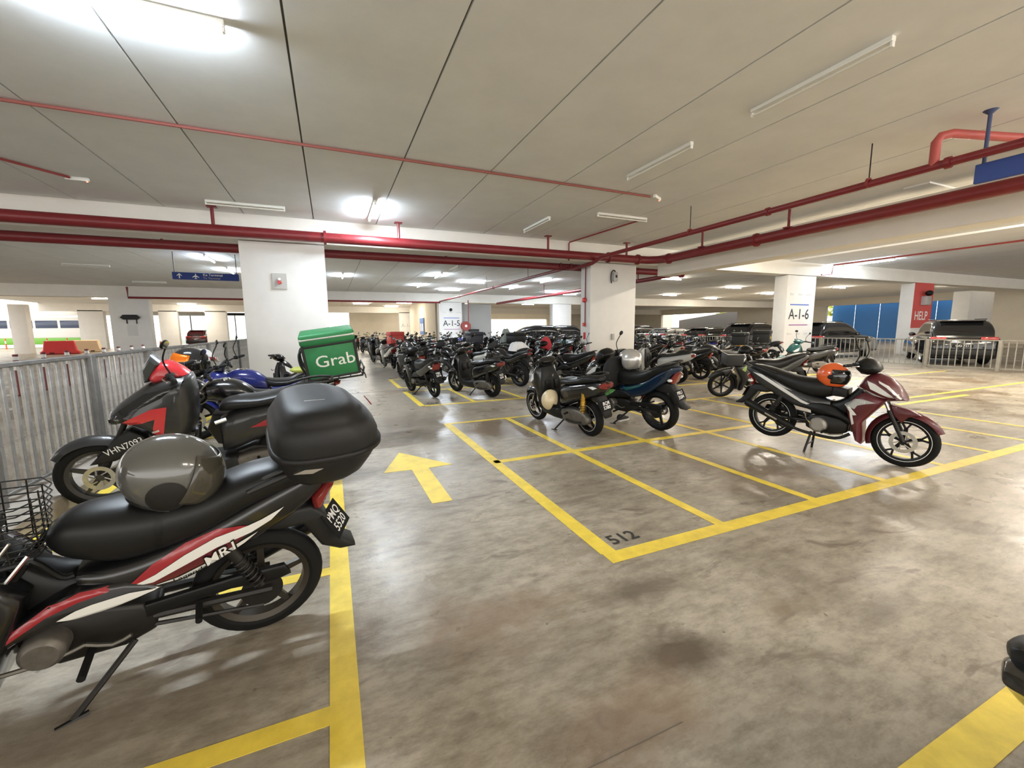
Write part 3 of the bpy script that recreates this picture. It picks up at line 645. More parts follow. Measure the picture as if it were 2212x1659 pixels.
def handlebar(root, x, z, half, back=0.09, up=0.0, y0=0.05, mirrors=True, mm=BLK, mirror_h=0.22, mirror_m=BLK, lever=CHR, mw=(0.055, 0.035), mx=0.0, only=None):
    bar = obj('handlebar', tube([(x - back, half, z + up * 0.6), (x - back * 0.5, half * 0.55, z + up), (x, y0, z), (x, -y0, z), (x - back * 0.5, -half * 0.55, z + up), (x - back, -half, z + up * 0.6)], 0.011, 8, 3), STEELD, root)
    for s in (-1, 1):
        d = Vector((-back * 0.5, half * 0.45 * s, -up * 0.4)).normalized(); e = Vector((x - back, half * s, z + up * 0.6))
        obj('grip', tube([e - d * 0.115, e + d * 0.006], 0.0175, 10), RUB, bar); obj('bar_end', cyl(e + d * 0.006, e + d * 0.03, 0.015, 10), mm, bar)
        b = e - d * 0.15; obj('switch_block', bbox(b.x - 0.022, b.x + 0.03, b.y - 0.03, b.y + 0.03, b.z - 0.022, b.z + 0.024, 0.006), BLK, bar)
        obj('lever', tube([b + Vector((0.03, 0, 0)), b + d * 0.05 + Vector((0.06, 0, -0.005)), b + d * 0.14 + Vector((0.045, 0, -0.01))], 0.006, 6, 3), lever, bar)
        if mirrors and (only is None or only == s):
            q = b + Vector((0, 0, 0.02)); hd = q + Vector((-0.01 + mx, 0.075 * s, mirror_h))
            o = obj('mirror', tube([q, q + Vector((0.03, 0.02 * s, mirror_h * 0.5)), hd], 0.0065, 7, 4), mm, root)
            h = ball((0, 0, 0), 0.012, mw[0], mw[1], 16, 8); h = xf(h, Matrix.Translation(hd + Vector((0, 0.02 * s, 0.03))) @ Matrix.Rotation(-0.25 * s, 4, 'Z') @ Matrix.Rotation(-0.25, 4, 'Y'))
            obj('mirror_head', h, mirror_m, o)
            g_ = lathe([(0, 0), (1, 0)], 18, 'x'); g_ = ([(v[0] - 0.0125, v[1] * mw[0] * 0.8, v[2] * mw[1] * 0.8) for v in g_[0]], g_[1])
            obj('mirror_glass', xf(g_, Matrix.Translation(hd + Vector((0, 0.02 * s, 0.03))) @ Matrix.Rotation(-0.25 * s, 4, 'Z') @ Matrix.Rotation(-0.25, 4, 'Y')), MIRR, o)
    return bar
PLATE = mat('plate_black', (.006, .006, .006), .7, spec=.2)
def plate(root, c, n, lines, w=0.19, h=0.14, size=0.062):
    """number plate facing n (in the x,z plane)"""
    c = Vector(c); n = Vector(n).normalized(); up = (Vector((0, 0, 1)) - n * n.z).normalized(); right = up.cross(n)
    b = bevel(box(-w / 2, w / 2, -h / 2, h / 2, -0.004, 0.0), 0.003, 1); o = obj('number_plate', place(b, c, right, up), PLATE, root)
    k = len(lines)
    for i, s in enumerate(lines):
        obj('lettering', place(text(s, size, 0.014, 0.98), c + up * ((k - 1) / 2 - i) * size * 0.92 + n * 0.002, right, up), WHITE, o)
    return o
def signal(root, p, s=1, m=AMBER, stalk=0.05):
    p = Vector(p); o = obj('turn_signal', ball(p + Vector((0, s * stalk, 0)), 0.035, 0.028, 0.02, 12, 8), m, root); obj('signal_stalk', cyl(p, p + Vector((0, s * stalk, 0)), 0.008, 6), BLK, o); return o
def side_stand(root, x=0.47, tip=(0.66, 0.21, 0.034)):
    return obj('side_stand', join(tube([(x, 0.09, 0.22), (x + 0.05, 0.12, 0.17), tip], 0.012, 8), tube([(tip[0] - 0.045, tip[1] - 0.01, tip[2]), (tip[0] + 0.045, tip[1] + 0.02, tip[2] - 0.004)], 0.012, 6)), STEELD, root)
def paint(name, c, rough=0.22, coat=0.5): return mat('paint_' + name, c, rough, coat=coat)
P_BLACK = paint('black', (0.006, 0.006, 0.0065)); P_RED = paint('red', (0.30, 0.018, 0.025)); P_MAROON = paint('maroon', (0.095, 0.012, 0.017), 0.38, 0.2); P_BLUE = paint('blue', (0.015, 0.022, 0.15)); P_WHITE = paint('white', (0.72, 0.71, 0.67))
P_TEAL = paint('teal', (0.014, 0.09, 0.09)); P_GREY = paint('grey', (0.05, 0.05, 0.053)); P_CREAM = paint('cream', (0.50, 0.48, 0.42)); P_GREEN = paint('green', (0.10, 0.30, 0.06)); P_DBLUE = paint('deep_blue', (0.0045, 0.017, 0.042)); P_DGREY = paint('charcoal', (0.014, 0.014, 0.0145), 0.4); P_LIME = paint('lime', (0.32, 0.45, 0.12)); P_BRIGHT = paint('bright_red', (0.55, 0.03, 0.04)); P_SIL = paint('silver', (0.42, 0.42, 0.40), 0.3)
# ---------------------------------------------------------------- underbone (step-through) motorcycle
def underbone(root, body=P_BLACK, front=None, seat_m=VINYL, wb=1.24, rw=0.085, fw_=0.075, r=0.28, style='five', mrim=BLK, disc=0.115, stripe=None, fender=None, stand='side', lines=('PJU', '2711'), mirrors=True, cover_l=ALUD, cover_r=ALU, tail_up=0.0, monoshock=False, low=None, seat_secs=None, rear_fend=True, bar_half=0.33, pan=BLK, muff=BLK, only_mirror=None):
    front = front or body; fender = fender or front; low = low or BLK
    D = {}
    D['rear'] = wheel(root, 'rear_wheel', 0, r, rw, r - 0.072, style, mrim, 0.09 if monoshock else 0, -1, stripe); D['front'] = wheel(root, 'front_wheel', wb, r, fw_, r - 0.068, style, mrim, disc, -1, stripe)
    z0 = r
    t = tail_up
    seat = zs(seat_secs or [(-.31, .905 + t, .85 + t, .05), (-.27, .912 + t, .835 + t, .085), (-.18, .91 + t * .9, .80 + t * .9, .11), (-.04, .888 + t * .6, .75 + t * .6, .124), (.10, .856 + t * .2, .69, .132), (.22, .832, .64, .14), (.36, .828, .605, .146), (.48, .836, .605, .138), (.58, .828, .635, .112), (.64, .80, .67, .078), (.668, .765, .70, .04)], 2.7, 3, 24)
    D['seat'] = obj('seat', seat, seat_m, root, 60)
    tb = zs([(-.37, .86 + t, .82 + t, .03), (-.30, .868 + t, .77 + t, .075), (-.20, .84 + t, .68 + t * .8, .105), (-.05, .79 + t * .6, .60 + t * .4, .124), (.10, .73, .53, .137), (.26, .67, .468, .148), (.40, .63, .455, .152), (.52, .61, .46, .138), (.60, .60, .48, .10)], 4.2, 3, 28)
    D['tail_s'] = tb; D['tail'] = obj('side_cover', tb, body, root, 60)
    lowp = [(.33, .49), (.45, .55), (.58, .555), (.67, .53), (.78, .46), (.87, .40), (.89, .26), (.82, .37), (.70, .425), (.585, .44), (.47, .45), (.38, .47)]
    lw = pillow(lowp, .162, .86, .018, 2); D['low_s'] = lw; D['low'] = obj('lower_cowl', lw, low, root, 50)
    obj('tunnel_cover', zs([(.42, .60, .40, .08), (.54, .585, .38, .085), (.64, .60, .38, .085), (.72, .66, .40, .085), (.80, .77, .45, .08), (.86, .88, .55, .07)], 2.6), pan, root, 60)
    noseP = [(.79, .80), (.825, .905), (.88, .95), (.96, .968), (1.055, .93), (1.13, .857), (1.20, .75), (1.21, .712), (1.10, .69), (1.0, .665), (.88, .735)]
    k = wb - 1.24; noseP = [(a + k, b) for a, b in noseP]
    no = pillow(noseP, .165, .26, .07, 0); D['nose_s'] = no; D['nose'] = obj('front_cowl', no, front, root, 50)
    shP = [(.86, .755), (1.06, .70), (1.0, .60), (.965, .548), (.885, .413), (.912, .172), (.855, .20), (.765, .433), (.715, .585), (.79, .69)]; shP = [(a + k, b) for a, b in shP]
    sh = pillow(shP, .185, .60, .035, 0); D['shield_s'] = sh; D['shield'] = obj('leg_shield', sh, front, root, 50)
    obj('headlight', decal([(.868 + k, .885), (.94 + k, .86), (1.03 + k, .80), (1.125 + k, .735), (1.07 + k, .735), (.99 + k, .765), (.91 + k, .80)], bvh_of(no), 1, .006), CLEARLENS, root); obj('headlight', decal([(.868 + k, .885), (.94 + k, .86), (1.03 + k, .80), (1.125 + k, .735), (1.07 + k, .735), (.99 + k, .765), (.91 + k, .80)], bvh_of(no), -1, .006), CLEARLENS, root)
    cw = pillow([(.71 + k, 1.035), (.75 + k, 1.09), (.83 + k, 1.125), (.91 + k, 1.085), (.957 + k, 1.01), (.90 + k, .95), (.79 + k, .94)], .15, .30, .06, 2); obj('handlebar_cowl', cw, BLK, root, 50)
    handlebar(root, .80 + k, 1.03, bar_half, .10, .01, .05, mirrors, only=only_mirror)
    for s in (-1, 1):
        fx = wb; f = obj('fork_leg', join(cyl((fx, s * .068, r), (fx - .16, s * .062, r + .31), .021, 10), cyl((fx - .15, s * .06, r + .29), (fx - .30, s * .055, r + .60), .0145, 10)), STEELD, root); obj('stanchion', cyl((fx - .155, s * .061, r + .30), (fx - .21, s * .059, r + .41), .0155, 10), CHR, f)
    obj('front_fender', arc_fender(wb, r, r + .045, R(28), R(200), .066, .05), fender, root, 60)
    obj('fender_blade', pillow([(wb - .16, r + .37), (wb - .01, r + .345), (wb + .095, r + .30), (wb + .0, r + .265), (wb - .045, r + .19), (wb - .12, r + .265)], .074, .8, .015), fender, root, 50)
    eng = pillow([(.38, .31), (.42, .38), (.55, .42), (.72, .41), (.80, .36), (.79, .26), (.70, .205), (.50, .20), (.40, .24)], .095, .8, .02, 1); e = obj('engine', eng, STEELD, root, 45)
    obj('cylinder_fins', join(*[lathe([(0, q - .006), (.068, q - .006), (.068, q + .006), (0, q + .006)], 14, 'x', (0, 0, .335)) for q in [.80 + .022 * i for i in range(5)]]), ALUD, e)
    obj('engine_cover', lathe([(.0, .178), (.050, .178), (.064, .166), (.068, .155), (.07, .09)], 24, 'y', (.712, 0, .335)), cover_l, e, 35, 'left engine cover'); obj('engine_cover', lathe([(.0, -.155), (.06, -.155), (.085, -.135), (.09, -.09)], 24, 'y', (.525, 0, .295)), cover_r, e, 35)
    obj('swingarm', join(*[tube([(.40, s * .08, .31), (.2, s * .088, .30), (-.04, s * .088, z0)], .02, 8) for s in (-1, 1)], cyl((.40, -.08, .31), (.40, .08, .31), .022)), STEELD, root)
    obj('sprocket', lathe([(0, .078), (.088, .078), (.088, .084), (0, .084)], 28, 'y', (0, 0, z0)), STEELD, root)
    obj('chain', join(tube([(0, .081, z0 + .088), (.42, .081, .36)], .009, 6), tube([(0, .081, z0 - .088), (.42, .081, .265)], .009, 6)), STEELD, root)
    obj('chain_case', pillow([(.42, .38), (.10, .40), (-.10, .395), (-.125, .34), (-.06, .325), (.12, .345), (.42, .32)], .104, .7, .012, 1, .07), BLK, root)
    if monoshock: shock(root, (.22, 0, .32), (.30, 0, .62), mat('red_spring', (.5, .03, .02), .4))
    else:
        for s in (-1, 1): shock(root, (.0, s * .112, .33), (.13, s * .108, .60))
    ex = obj('exhaust', tube([(.82, -.06, .25), (.70, -.10, .175), (.45, -.135, .18), (.28, -.15, .21), (.14, -.155, .255)], .018, 8, 4), STEELD, root)
    obj('muffler', tube([(.30, -.15, .205), (.22, -.155, .235), (-.24, -.175, .415), (-.27, -.176, .425)], [.022, .042, .05, .038], 14), muff, ex, 40); obj('heat_shield', tube([(.12, -.205, .275), (-.02, -.21, .33)], .012, 6), CHR, ex)
    for s in (-1, 1):
        obj('foot_peg', tube([(.60, s * .09, .245), (.60, s * .25, .245)], .0145, 8), RUB, root); obj('passenger_peg', tube([(.24, s * .12, .325), (.235, s * .22, .32)], .013, 8), RUB, root)
    obj('gear_lever', join(tube([(.60, .15, .315), (.69, .165, .30), (.83, .17, .30)], .0085, 6, 2), cyl((.83, .165, .30), (.83, .205, .30), .012, 8), tube([(.60, .15, .315), (.52, .165, .29), (.46, .165, .31)], .0085, 6, 2)), mat('worn_steel', (.13, .12, .10), .5, metal=.7), root)
    obj('brake_pedal', tube([(.55, -.14, .24), (.66, -.17, .22), (.78, -.17, .255)], .008, 6, 2), CHR, root); obj('kick_starter', tube([(.47, -.15, .30), (.42, -.18, .35), (.40, -.20, .42), (.40, -.24, .43)], .009, 6, 2), CHR, root)
    if rear_fend:
        obj('rear_fender', pillow([(.02, .60), (-.12, .665 + t * .6), (-.24, .66 + t * .6), (-.30, .60), (-.345, .49), (-.385, .43), (-.437, .39), (-.44, .366), (-.36, .372), (-.275, .42), (-.195, .565), (-.09, .565)], .068, .75, .018, 1), BLKM, root, 45)
        plate(root, (-.335, 0, .545), (-1, 0, .38), lines)
    obj('tail_light', pillow([(-.235, .715 + t), (-.245, .645 + t), (-.28, .64 + t), (-.345, .765 + t), (-.31, .785 + t)], .095, .5, .02, 1), REDLENS, root, 45)
    for s in (-1, 1): signal(root, (-.27, s * .07, .70 + t), s, CLEARLENS)
    obj('grab_rail', tube([(.02, .13, .83 + t), (-.20, .128, .90 + t), (-.33, .09, .925 + t), (-.345, 0, .93 + t), (-.33, -.09, .925 + t), (-.20, -.128, .90 + t), (.02, -.13, .83 + t)], .0115, 8, 4), STEELD, root)
    if stand == 'side': side_stand(root)
    else:
        obj('centre_stand', join(*[tube([(.46, s * .07, .19), (.44, s * .15, -.057)], .013, 8) for s in (-1, 1)], cyl((.445, -.12, .03), (.445, .12, .03), .009, 6)), STEELD, root)
    return D
# ---------------------------------------------------------------- scooter
def scooter(root, body=P_BLACK, front=None, wb=1.28, r=0.268, rw=0.11, style='five', mrim=BLK, stripe=None, shock_m=STEELD, shock_b=STEELD, lines=('JQB', '41'), mirrors=True, seat_m=VINYL, tall=1.0, case=ALUD, inner=BLKM, muff=BLK, only_mirror=None):
    front = front or body; D = {}; q = lambda z: z * tall
    D['rear'] = wheel(root, 'rear_wheel', 0, r, rw, r - .085, style, mrim, 0, 1, stripe); D['front'] = wheel(root, 'front_wheel', wb, r, .095, r - .078, style, mrim, .1, 1, stripe)
    bd = zs([(-.45, q(.80), q(.75), .03), (-.40, q(.82), q(.70), .075), (-.28, q(.825), q(.62), .125), (-.10, q(.80), q(.56), .158), (.12, q(.765), q(.49), .175), (.32, q(.73), q(.42), .168), (.45, q(.69), q(.37), .14), (.52, q(.64), q(.36), .10)], 3.0, 3, 24)
    D['body_s'] = bd; obj('rear_body', bd, body, root, 60)
    D['seat'] = obj('seat', zs([(-.34, q(.875), q(.83), .06), (-.28, q(.885), q(.81), .10), (-.12, q(.875), q(.78), .128), (.06, q(.838), q(.75), .142), (.22, q(.812), q(.73), .145), (.38, q(.81), q(.715), .125), (.48, q(.79), q(.70), .085), (.52, q(.75), q(.70), .045)], 2.7, 3, 24), seat_m, root, 60)
    obj('footboard', pillow([(.34, .24), (.42, .37), (.52, .355), (.80, .35), (.88, .45), (.95, .33), (.88, .235), (.60, .20), (.42, .20)], .165, .8, .025, 1), inner, root, 45)
    ap = pillow([(.86, .27), (.825, .45), (.825, .72), (.86, q(.93)), (.92, q(.975)), (1.02, q(.92)), (1.12, q(.78)), (1.15, q(.70)), (1.09, .635), (1.02, .56), (.985, .38), (.94, .28)], .20, .42, .075, 2)
    D['apron_s'] = ap; obj('front_apron', ap, front, root, 50)
    bv = bvh_of(ap)
    for s in (-1, 1): obj('headlight', decal([(.95, q(.86)), (1.05, q(.80)), (1.125, q(.735)), (1.06, q(.70)), (.97, q(.76))], bv, s, .005), CLEARLENS, root)
    ip = obj('inner_panel', loft([(.34, .87, .12, .03, 3, 0, 0), (.48, .835, .165, .04, 3, 0, 0), (.64, .815, .185, .04, 3, 0, 0), (q(.80), .825, .15, .04, 3, 0, 0), (q(.93), .86, .10, .03, 3, 0, 0)], 20, 3, 'z'), inner, root, 60)
    obj('glove_box', bbox(.755, .80, .03, .13, .58, .74, .012), BLK, ip); obj('glove_box', bbox(.755, .80, -.13, -.03, .58, .74, .012), BLK, ip); obj('bag_hook', tube([(.78, 0, .80), (.74, 0, .79), (.73, 0, .82)], .007, 6), CHR, ip)
    obj('handlebar_cowl', pillow([(.75, q(1.02)), (.79, q(1.075)), (.88, q(1.09)), (.97, q(1.03)), (.95, q(.97)), (.84, q(.955))], .165, .30, .055, 2), front, root, 50)
    handlebar(root, .83, q(1.035), .335, .10, .01, .05, mirrors, only=only_mirror)
    for s in (-1, 1): obj('fork_leg', join(cyl((wb, s * .07, r), (wb - .14, s * .062, r + .30), .022, 10), cyl((wb - .13, s * .06, r + .28), (wb - .24, s * .055, r + .52), .016, 10)), STEELD, root)
    obj('front_fender', arc_fender(wb, r, r + .045, R(32), R(178), .075, .055), front, root, 60)
    cs = obj('transmission_case', pillow([(-.12, .22), (-.13, .31), (-.05, .38), (.12, .40), (.34, .38), (.44, .33), (.42, .22), (.28, .175), (.05, .19)], .165, .55, .03, 2, .062), case, root, 45)
    obj('case_rib', tube([(-.02, .168, .24), (.12, .172, .22), (.3, .170, .23)], .012, 6, 3), STEELD, cs)
    obj('engine', pillow([(.02, .24), (.05, .38), (.30, .42), (.46, .36), (.42, .2), (.2, .18)], .07, .8, .02, 1), STEELD, root)
    shock(root, (-.02, .125, .36), (-.10, .135, .66), shock_m, shock_b, .034)
    ex = obj('exhaust', tube([(.40, -.08, .24), (.34, -.13, .19), (.25, -.15, .21)], .017, 8, 3), STEELD, root); obj('muffler', tube([(.26, -.155, .21), (.18, -.165, .25), (-.24, -.175, .42), (-.28, -.175, .435)], [.026, .058, .062, .045], 16), muff, ex, 40)
    obj('muffler_guard', pillow([(.16, .30), (-.20, .44), (-.22, .40), (.12, .24)], -.215, .8, .01, 1, -.24), mat('guard_grey', (.2, .2, .2), .4), ex)
    obj('rear_fender', pillow([(.04, .58), (-.15, .63), (-.30, .62), (-.36, .52), (-.40, .36), (-.385, .33), (-.33, .42), (-.27, .53), (-.13, .57)], .075, .75, .018, 1), BLKM, root, 45)
    plate(root, (-.375, 0, .50), (-1, 0, .22), lines)
    obj('tail_light', pillow([(-.34, q(.80)), (-.36, q(.72)), (-.44, q(.735)), (-.46, q(.79)), (-.42, q(.815))], .10, .5, .025, 1), REDLENS, root, 45)
    for s in (-1, 1): obj('turn_signal', decal([(-.34, q(.75)), (-.27, q(.77)), (-.20, q(.755)), (-.28, q(.725))], bvh_of(bd), s, .005), CLEARLENS, root)
    obj('grab_rail', tube([(.0, .135, q(.86)), (-.22, .13, q(.905)), (-.37, .08, q(.915)), (-.385, 0, q(.915)), (-.37, -.08, q(.915)), (-.22, -.13, q(.905)), (.0, -.135, q(.86))], .012, 8, 4), STEELD, root)
    side_stand(root, .40, (.56, .21, .034))
    for s in (-1, 1): obj('passenger_peg', tube([(.26, s * .15, .34), (.25, s * .23, .335)], .014, 8), RUB, root)
    return D
# ---------------------------------------------------------------- naked or faired sport motorcycle
def sport(root, body=P_BLACK, fairing=None, wb=1.36, r=0.305, rw=0.14, style='five', mrim=BLK, lines=('VFB', '88'), mirrors=True, seat_m=VINYL, screen=True, bar_half=.34, only_mirror=None, bar_z=1.02):
    D = {}; D['rear'] = wheel(root, 'rear_wheel', 0, r, rw, r - .085, style, mrim, .1, -1); D['front'] = wheel(root, 'front_wheel', wb, r, .11, r - .08, style, mrim, .14, 1)
    D['tank'] = obj('fuel_tank', zs([(.42, .80, .70, .07), (.46, .86, .68, .10), (.56, .945, .68, .135), (.68, .985, .70, .155), (.80, .985, .74, .15), (.90, .95, .76, .11), (.95, .90, .78, .06)], 2.5, 3, 24), body, root, 60)
    obj('filler_cap', lathe([(0, .012), (.04, .012), (.045, 0)], 16, 'z', (.72, 0, .985)), CHR, D['tank'])
    D['seat'] = obj('seat', zs([(-.33, .935, .88, .06), (-.25, .945, .86, .10), (-.08, .925, .83, .125), (.06, .875, .79, .13), (.16, .832, .75, .14), (.32, .828, .735, .135), (.42, .845, .73, .10), (.47, .86, .75, .06)], 2.7, 3, 24), seat_m, root, 60)
    D['tail_s'] = zs([(-.44, .92, .88, .03), (-.36, .925, .82, .08), (-.18, .89, .76, .12), (.04, .82, .68, .14), (.22, .77, .62, .145), (.38, .76, .60, .12)], 2.8, 3, 20); obj('tail_cowl', D['tail_s'], body, root, 60)
    fr = fairing or body
    no = pillow([(.86, .84), (.92, .95), (1.02, 1.0), (1.14, .93), (1.22, .82), (1.19, .74), (1.05, .70), (.92, .74)], .15, .3, .07, 2); obj('headlamp_cowl', no, fr, root, 50)
    for s in (-1, 1): obj('headlight', decal([(1.02, .90), (1.12, .87), (1.195, .80), (1.12, .77), (1.05, .81)], bvh_of(no), s, .005), CLEARLENS, root)
    if fairing:
        fp = pillow([(.60, .45), (.58, .60), (.70, .74), (.95, .80), (1.06, .72), (1.02, .55), (.92, .36), (.70, .30)], .20, .7, .05, 2); D['fair_s'] = fp; obj('side_fairing', fp, fairing, root, 50)
    if screen: obj('windscreen', pillow([(.94, .98), (.88, 1.16), (.93, 1.13), (1.06, .985)], .12, .4, .02, 1), mat('smoked_screen', (.05, .055, .06), .12), root, 50)
    handlebar(root, .90, bar_z, bar_half, .12, .015, .05, mirrors, only=only_mirror)
    for s in (-1, 1): obj('fork_leg', join(cyl((wb, s * .085, r), (wb - .14, s * .08, r + .28), .027, 10), cyl((wb - .13, s * .08, r + .26), (wb - .34, s * .08, r + .68), .02, 10)), STEELD, root)
    obj('front_fender', arc_fender(wb, r, r + .04, R(40), R(160), .075, .05), fr, root, 60)
    e = obj('engine', pillow([(.40, .30), (.44, .46), (.60, .60), (.86, .62), (.92, .46), (.84, .28), (.60, .21), (.44, .22)], .13, .8, .03, 1), STEELD, root)
    for s in (-1, 1): obj('engine_cover', lathe([(0, s * .175), (.08, s * .17), (.10, s * .12)], 20, 'y', (.62, 0, .35)), ALUD, e)
    obj('frame', join(*[tube([(.36, s * .12, .40), (.44, s * .15, .66), (.92, s * .09, .88)], .022, 8) for s in (-1, 1)]), STEELD, root)
    obj('swingarm', join(*[tube([(.44, s * .10, .36), (-.04, s * .105, r)], .026, 8) for s in (-1, 1)]), STEELD, root); shock(root, (.24, 0, .36), (.38, 0, .66))
    ex = obj('exhaust', tube([(.88, -.06, .40), (.86, -.09, .24), (.60, -.12, .19), (.34, -.15, .26)], .022, 8, 4), STEELD, root); obj('muffler', tube([(.36, -.15, .255), (.26, -.165, .29), (-.16, -.19, .46), (-.19, -.19, .47)], [.03, .056, .06, .045], 16), BLK, ex, 40)
    obj('rear_fender', pillow([(-.10, .76), (-.28, .80), (-.36, .74), (-.44, .50), (-.42, .48), (-.34, .62), (-.26, .72), (-.12, .71)], .06, .75, .015, 1), BLKM, root, 45); plate(root, (-.425, 0, .61), (-1, 0, .35), lines)
    obj('tail_light', pillow([(-.37, .91), (-.39, .84), (-.45, .87), (-.46, .905)], .08, .5, .02, 1), REDLENS, root, 45)
    for s in (-1, 1): signal(root, (-.36, s * .05, .76), s); obj('foot_peg', tube([(.44, s * .11, .36), (.44, s * .24, .36)], .014, 8), RUB, root)
    side_stand(root, .50, (.66, .24, .038)); return D
def steer(root, ang, px, names=('handlebar', 'mirror', 'handlebar_cowl')):
    m = Matrix.Translation((px, 0, 0)) @ Matrix.Rotation(ang, 4, 'Z') @ Matrix.Translation((-px, 0, 0))
    for c in root.children:
        if c.name.split('.')[0] in names: c.matrix_local = m @ c.matrix_local
def drop(root, *names):
    for c in list(root.children):
        if c.name.split('.')[0] in names:
            for g in list(c.children): bpy.data.objects.remove(g)
            bpy.data.objects.remove(c)
def bike(kind, loc, heading, lean, label, group=None, name=None, pitch=0.0, scale=1.0, **kw):
    root = empty(name or {'u': 'underbone_motorcycle', 's': 'scooter', 'n': 'sport_motorcycle'}[kind], loc, 0, label, 'motorcycle' if kind != 's' else 'scooter', group)
    root.rotation_euler = (-R(lean), R(pitch), R(heading)); root.scale = (scale,) * 3
    return root, {'u': underbone, 's': scooter, 'n': sport}[kind](root, **kw)
# ---------------------------------------------------------------- helmets
def helmet(loc, rot, label, shell, visor=None, opening=True, half=False, r=0.135, group=None, peak=False):
    t = empty('helmet', loc, 0, label, 'helmet', group); t.rotation_euler = rot
    n, m = 28, 18; V, F = [], []
    for i in range(m + 1):
        th = pi * i / m * (0.62 if half else 0.80)
        for j in range(n):
            a = 2 * pi * j / n; c = cos(a); rx = r * 1.13 * sin(th); rz = r * 1.02 * cos(th)
            x = rx * c; y = r * 0.93 * sin(th) * sin(a)
            V.append((x, y, rz + r * 0.15))
    for i in range(m):
        for j in range(n):
            a = 2 * pi * (j + .5) / n; th = pi * (i + .5) / m * (0.62 if half else 0.80)
            if opening and not half and abs(math.atan2(sin(a), cos(a))) < 1.12 and 1.15 < th < (2.05 if visor else 3): continue
            if half and th > 1.45 and abs(math.atan2(sin(a), cos(a))) < 1.2: continue
            F.append((i * n + j, (i + 1) * n + j, (i + 1) * n + (j + 1) % n, i * n + (j + 1) % n))
    o = obj('shell', (V, F), shell, t, 60); md = o.modifiers.new('s', 'SOLIDIFY'); md.thickness = 0.012; md.offset = -1
    obj('lining', ([(v[0] * .9, v[1] * .9, (v[2] - r * .15) * .9 + r * .15) for v in V], F), mat('helmet_lining', (.02, .02, .02), .9), t, 60)
    z0 = V[m * n][2]; obj('rim_trim', tube([(r * 1.13 * sin(pi * (.62 if half else .8)) * cos(2 * pi * j / n), r * .93 * sin(pi * (.62 if half else .8)) * sin(2 * pi * j / n), z0) for j in range(n)], .007, 6, closed=True), BLK, t)
    if visor:
        V2, F2 = [], []; p, q = 14, 8
        for i in range(q + 1):
            th = 1.0 + 1.12 * i / q
            for j in range(p + 1):
                a = -1.3 + 2.6 * j / p; k = 1.03; V2.append((r * 1.13 * k * sin(th) * cos(a), r * .93 * k * sin(th) * sin(a), r * 1.02 * k * cos(th) + r * .15))
        for i in range(q):
            for j in range(p): F2.append((i * (p + 1) + j, (i + 1) * (p + 1) + j, (i + 1) * (p + 1) + j + 1, i * (p + 1) + j + 1))
        o2 = obj('visor', (V2, F2), visor, t, 60); md = o2.modifiers.new('s', 'SOLIDIFY'); md.thickness = 0.003
        for s in (-1, 1): obj('visor_pivot', lathe([(0, s * .015), (.022, s * .012), (.026, 0)], 14, 'y', (r * .25, s * r * .93, r * .12)), BLK, t)
    return t
# ---------------------------------------------------------------- black underbone nearest the camera
rootA, A = bike('u', (-.395, 2.33, 0), 189, 9, 'black red and white underbone motorcycle with a large top box nearest the camera', body=P_BLACK, lines=('PMQ', '5520'), low=P_BLACK, mrim=mat('bronze_rim', (.055, .047, .036), .4, metal=.5), seat_secs=[(-.33, .915, .86, .05), (-.27, .92, .84, .085), (-.16, .91, .785, .112), (-.02, .90, .745, .124), (.08, .875, .70, .132), (.18, .842, .655, .138), (.32, .832, .615, .146), (.46, .838, .60, .142), (.57, .832, .63, .118), (.635, .805, .66, .085), (.672, .76, .70, .045)])
bvA = bvh_of(A['tail_s']); bvL = bvh_of(A['low_s'])
for s in (1, -1):
    obj('stripe', decal([(.453, .514), (.443, .532), (.364, .602), (.254, .654), (.14, .688), (.057, .68), (.03, .672), (.15, .655), (.26, .61), (.36, .555)], bvA, s, .004), P_RED, A['tail'])
    obj('stripe', decal([(.44, .522), (.36, .553), (.26, .608), (.15, .653), (.03, .672), (-.022, .686), (-.115, .722), (-.06, .672), (.02, .635), (.15, .605), (.28, .555), (.37, .52)], bvA, s, .0045), P_WHITE, A['tail'])
    obj('stripe', decal([(.43, .515), (.37, .522), (.28, .556), (.15, .606), (.04, .63), (.09, .592), (.20, .545), (.30, .515), (.39, .505)], bvA, s, .004), paint('wine', (.10, .010, .018)), A['tail'])
    obj('stripe', decal([(.38, .502), (.29, .512), (.19, .543), (.085, .592), (-.005, .63), (.05, .588), (.15, .538), (.27, .498)], bvA, s, .004), P_WHITE, A['tail'])
    obj('lettering_outline', decal_text('MR1', .066, .135, .575, R(24) if s > 0 else R(-24), bvA, s, .009, .055, 1.12, .25), BLKG, A['tail'])
    obj('lettering', decal_text('MR1', .062, .135, .575, R(24) if s > 0 else R(-24), bvA, s, .014, .012, 1.15, .25), P_WHITE, A['tail']); obj('lettering', decal_text('Lagenda', .034, .25, .513, R(14) if s > 0 else R(-14), bvA, s, .010, .008, 1.1, .25), BLKG, A['tail'])
    obj('stripe', decal([(.50, .553), (.585, .552), (.672, .526), (.80, .44), (.86, .37), (.86, .35), (.80, .413), (.678, .49), (.59, .52), (.50, .535)], bvL, s, .004), P_RED, A['low'])
    obj('stripe', decal([(.655, .463), (.60, .487), (.552, .497), (.444, .506), (.352, .494), (.42, .475), (.491, .457), (.585, .444)], bvL, s, .004), P_WHITE, A['low'])
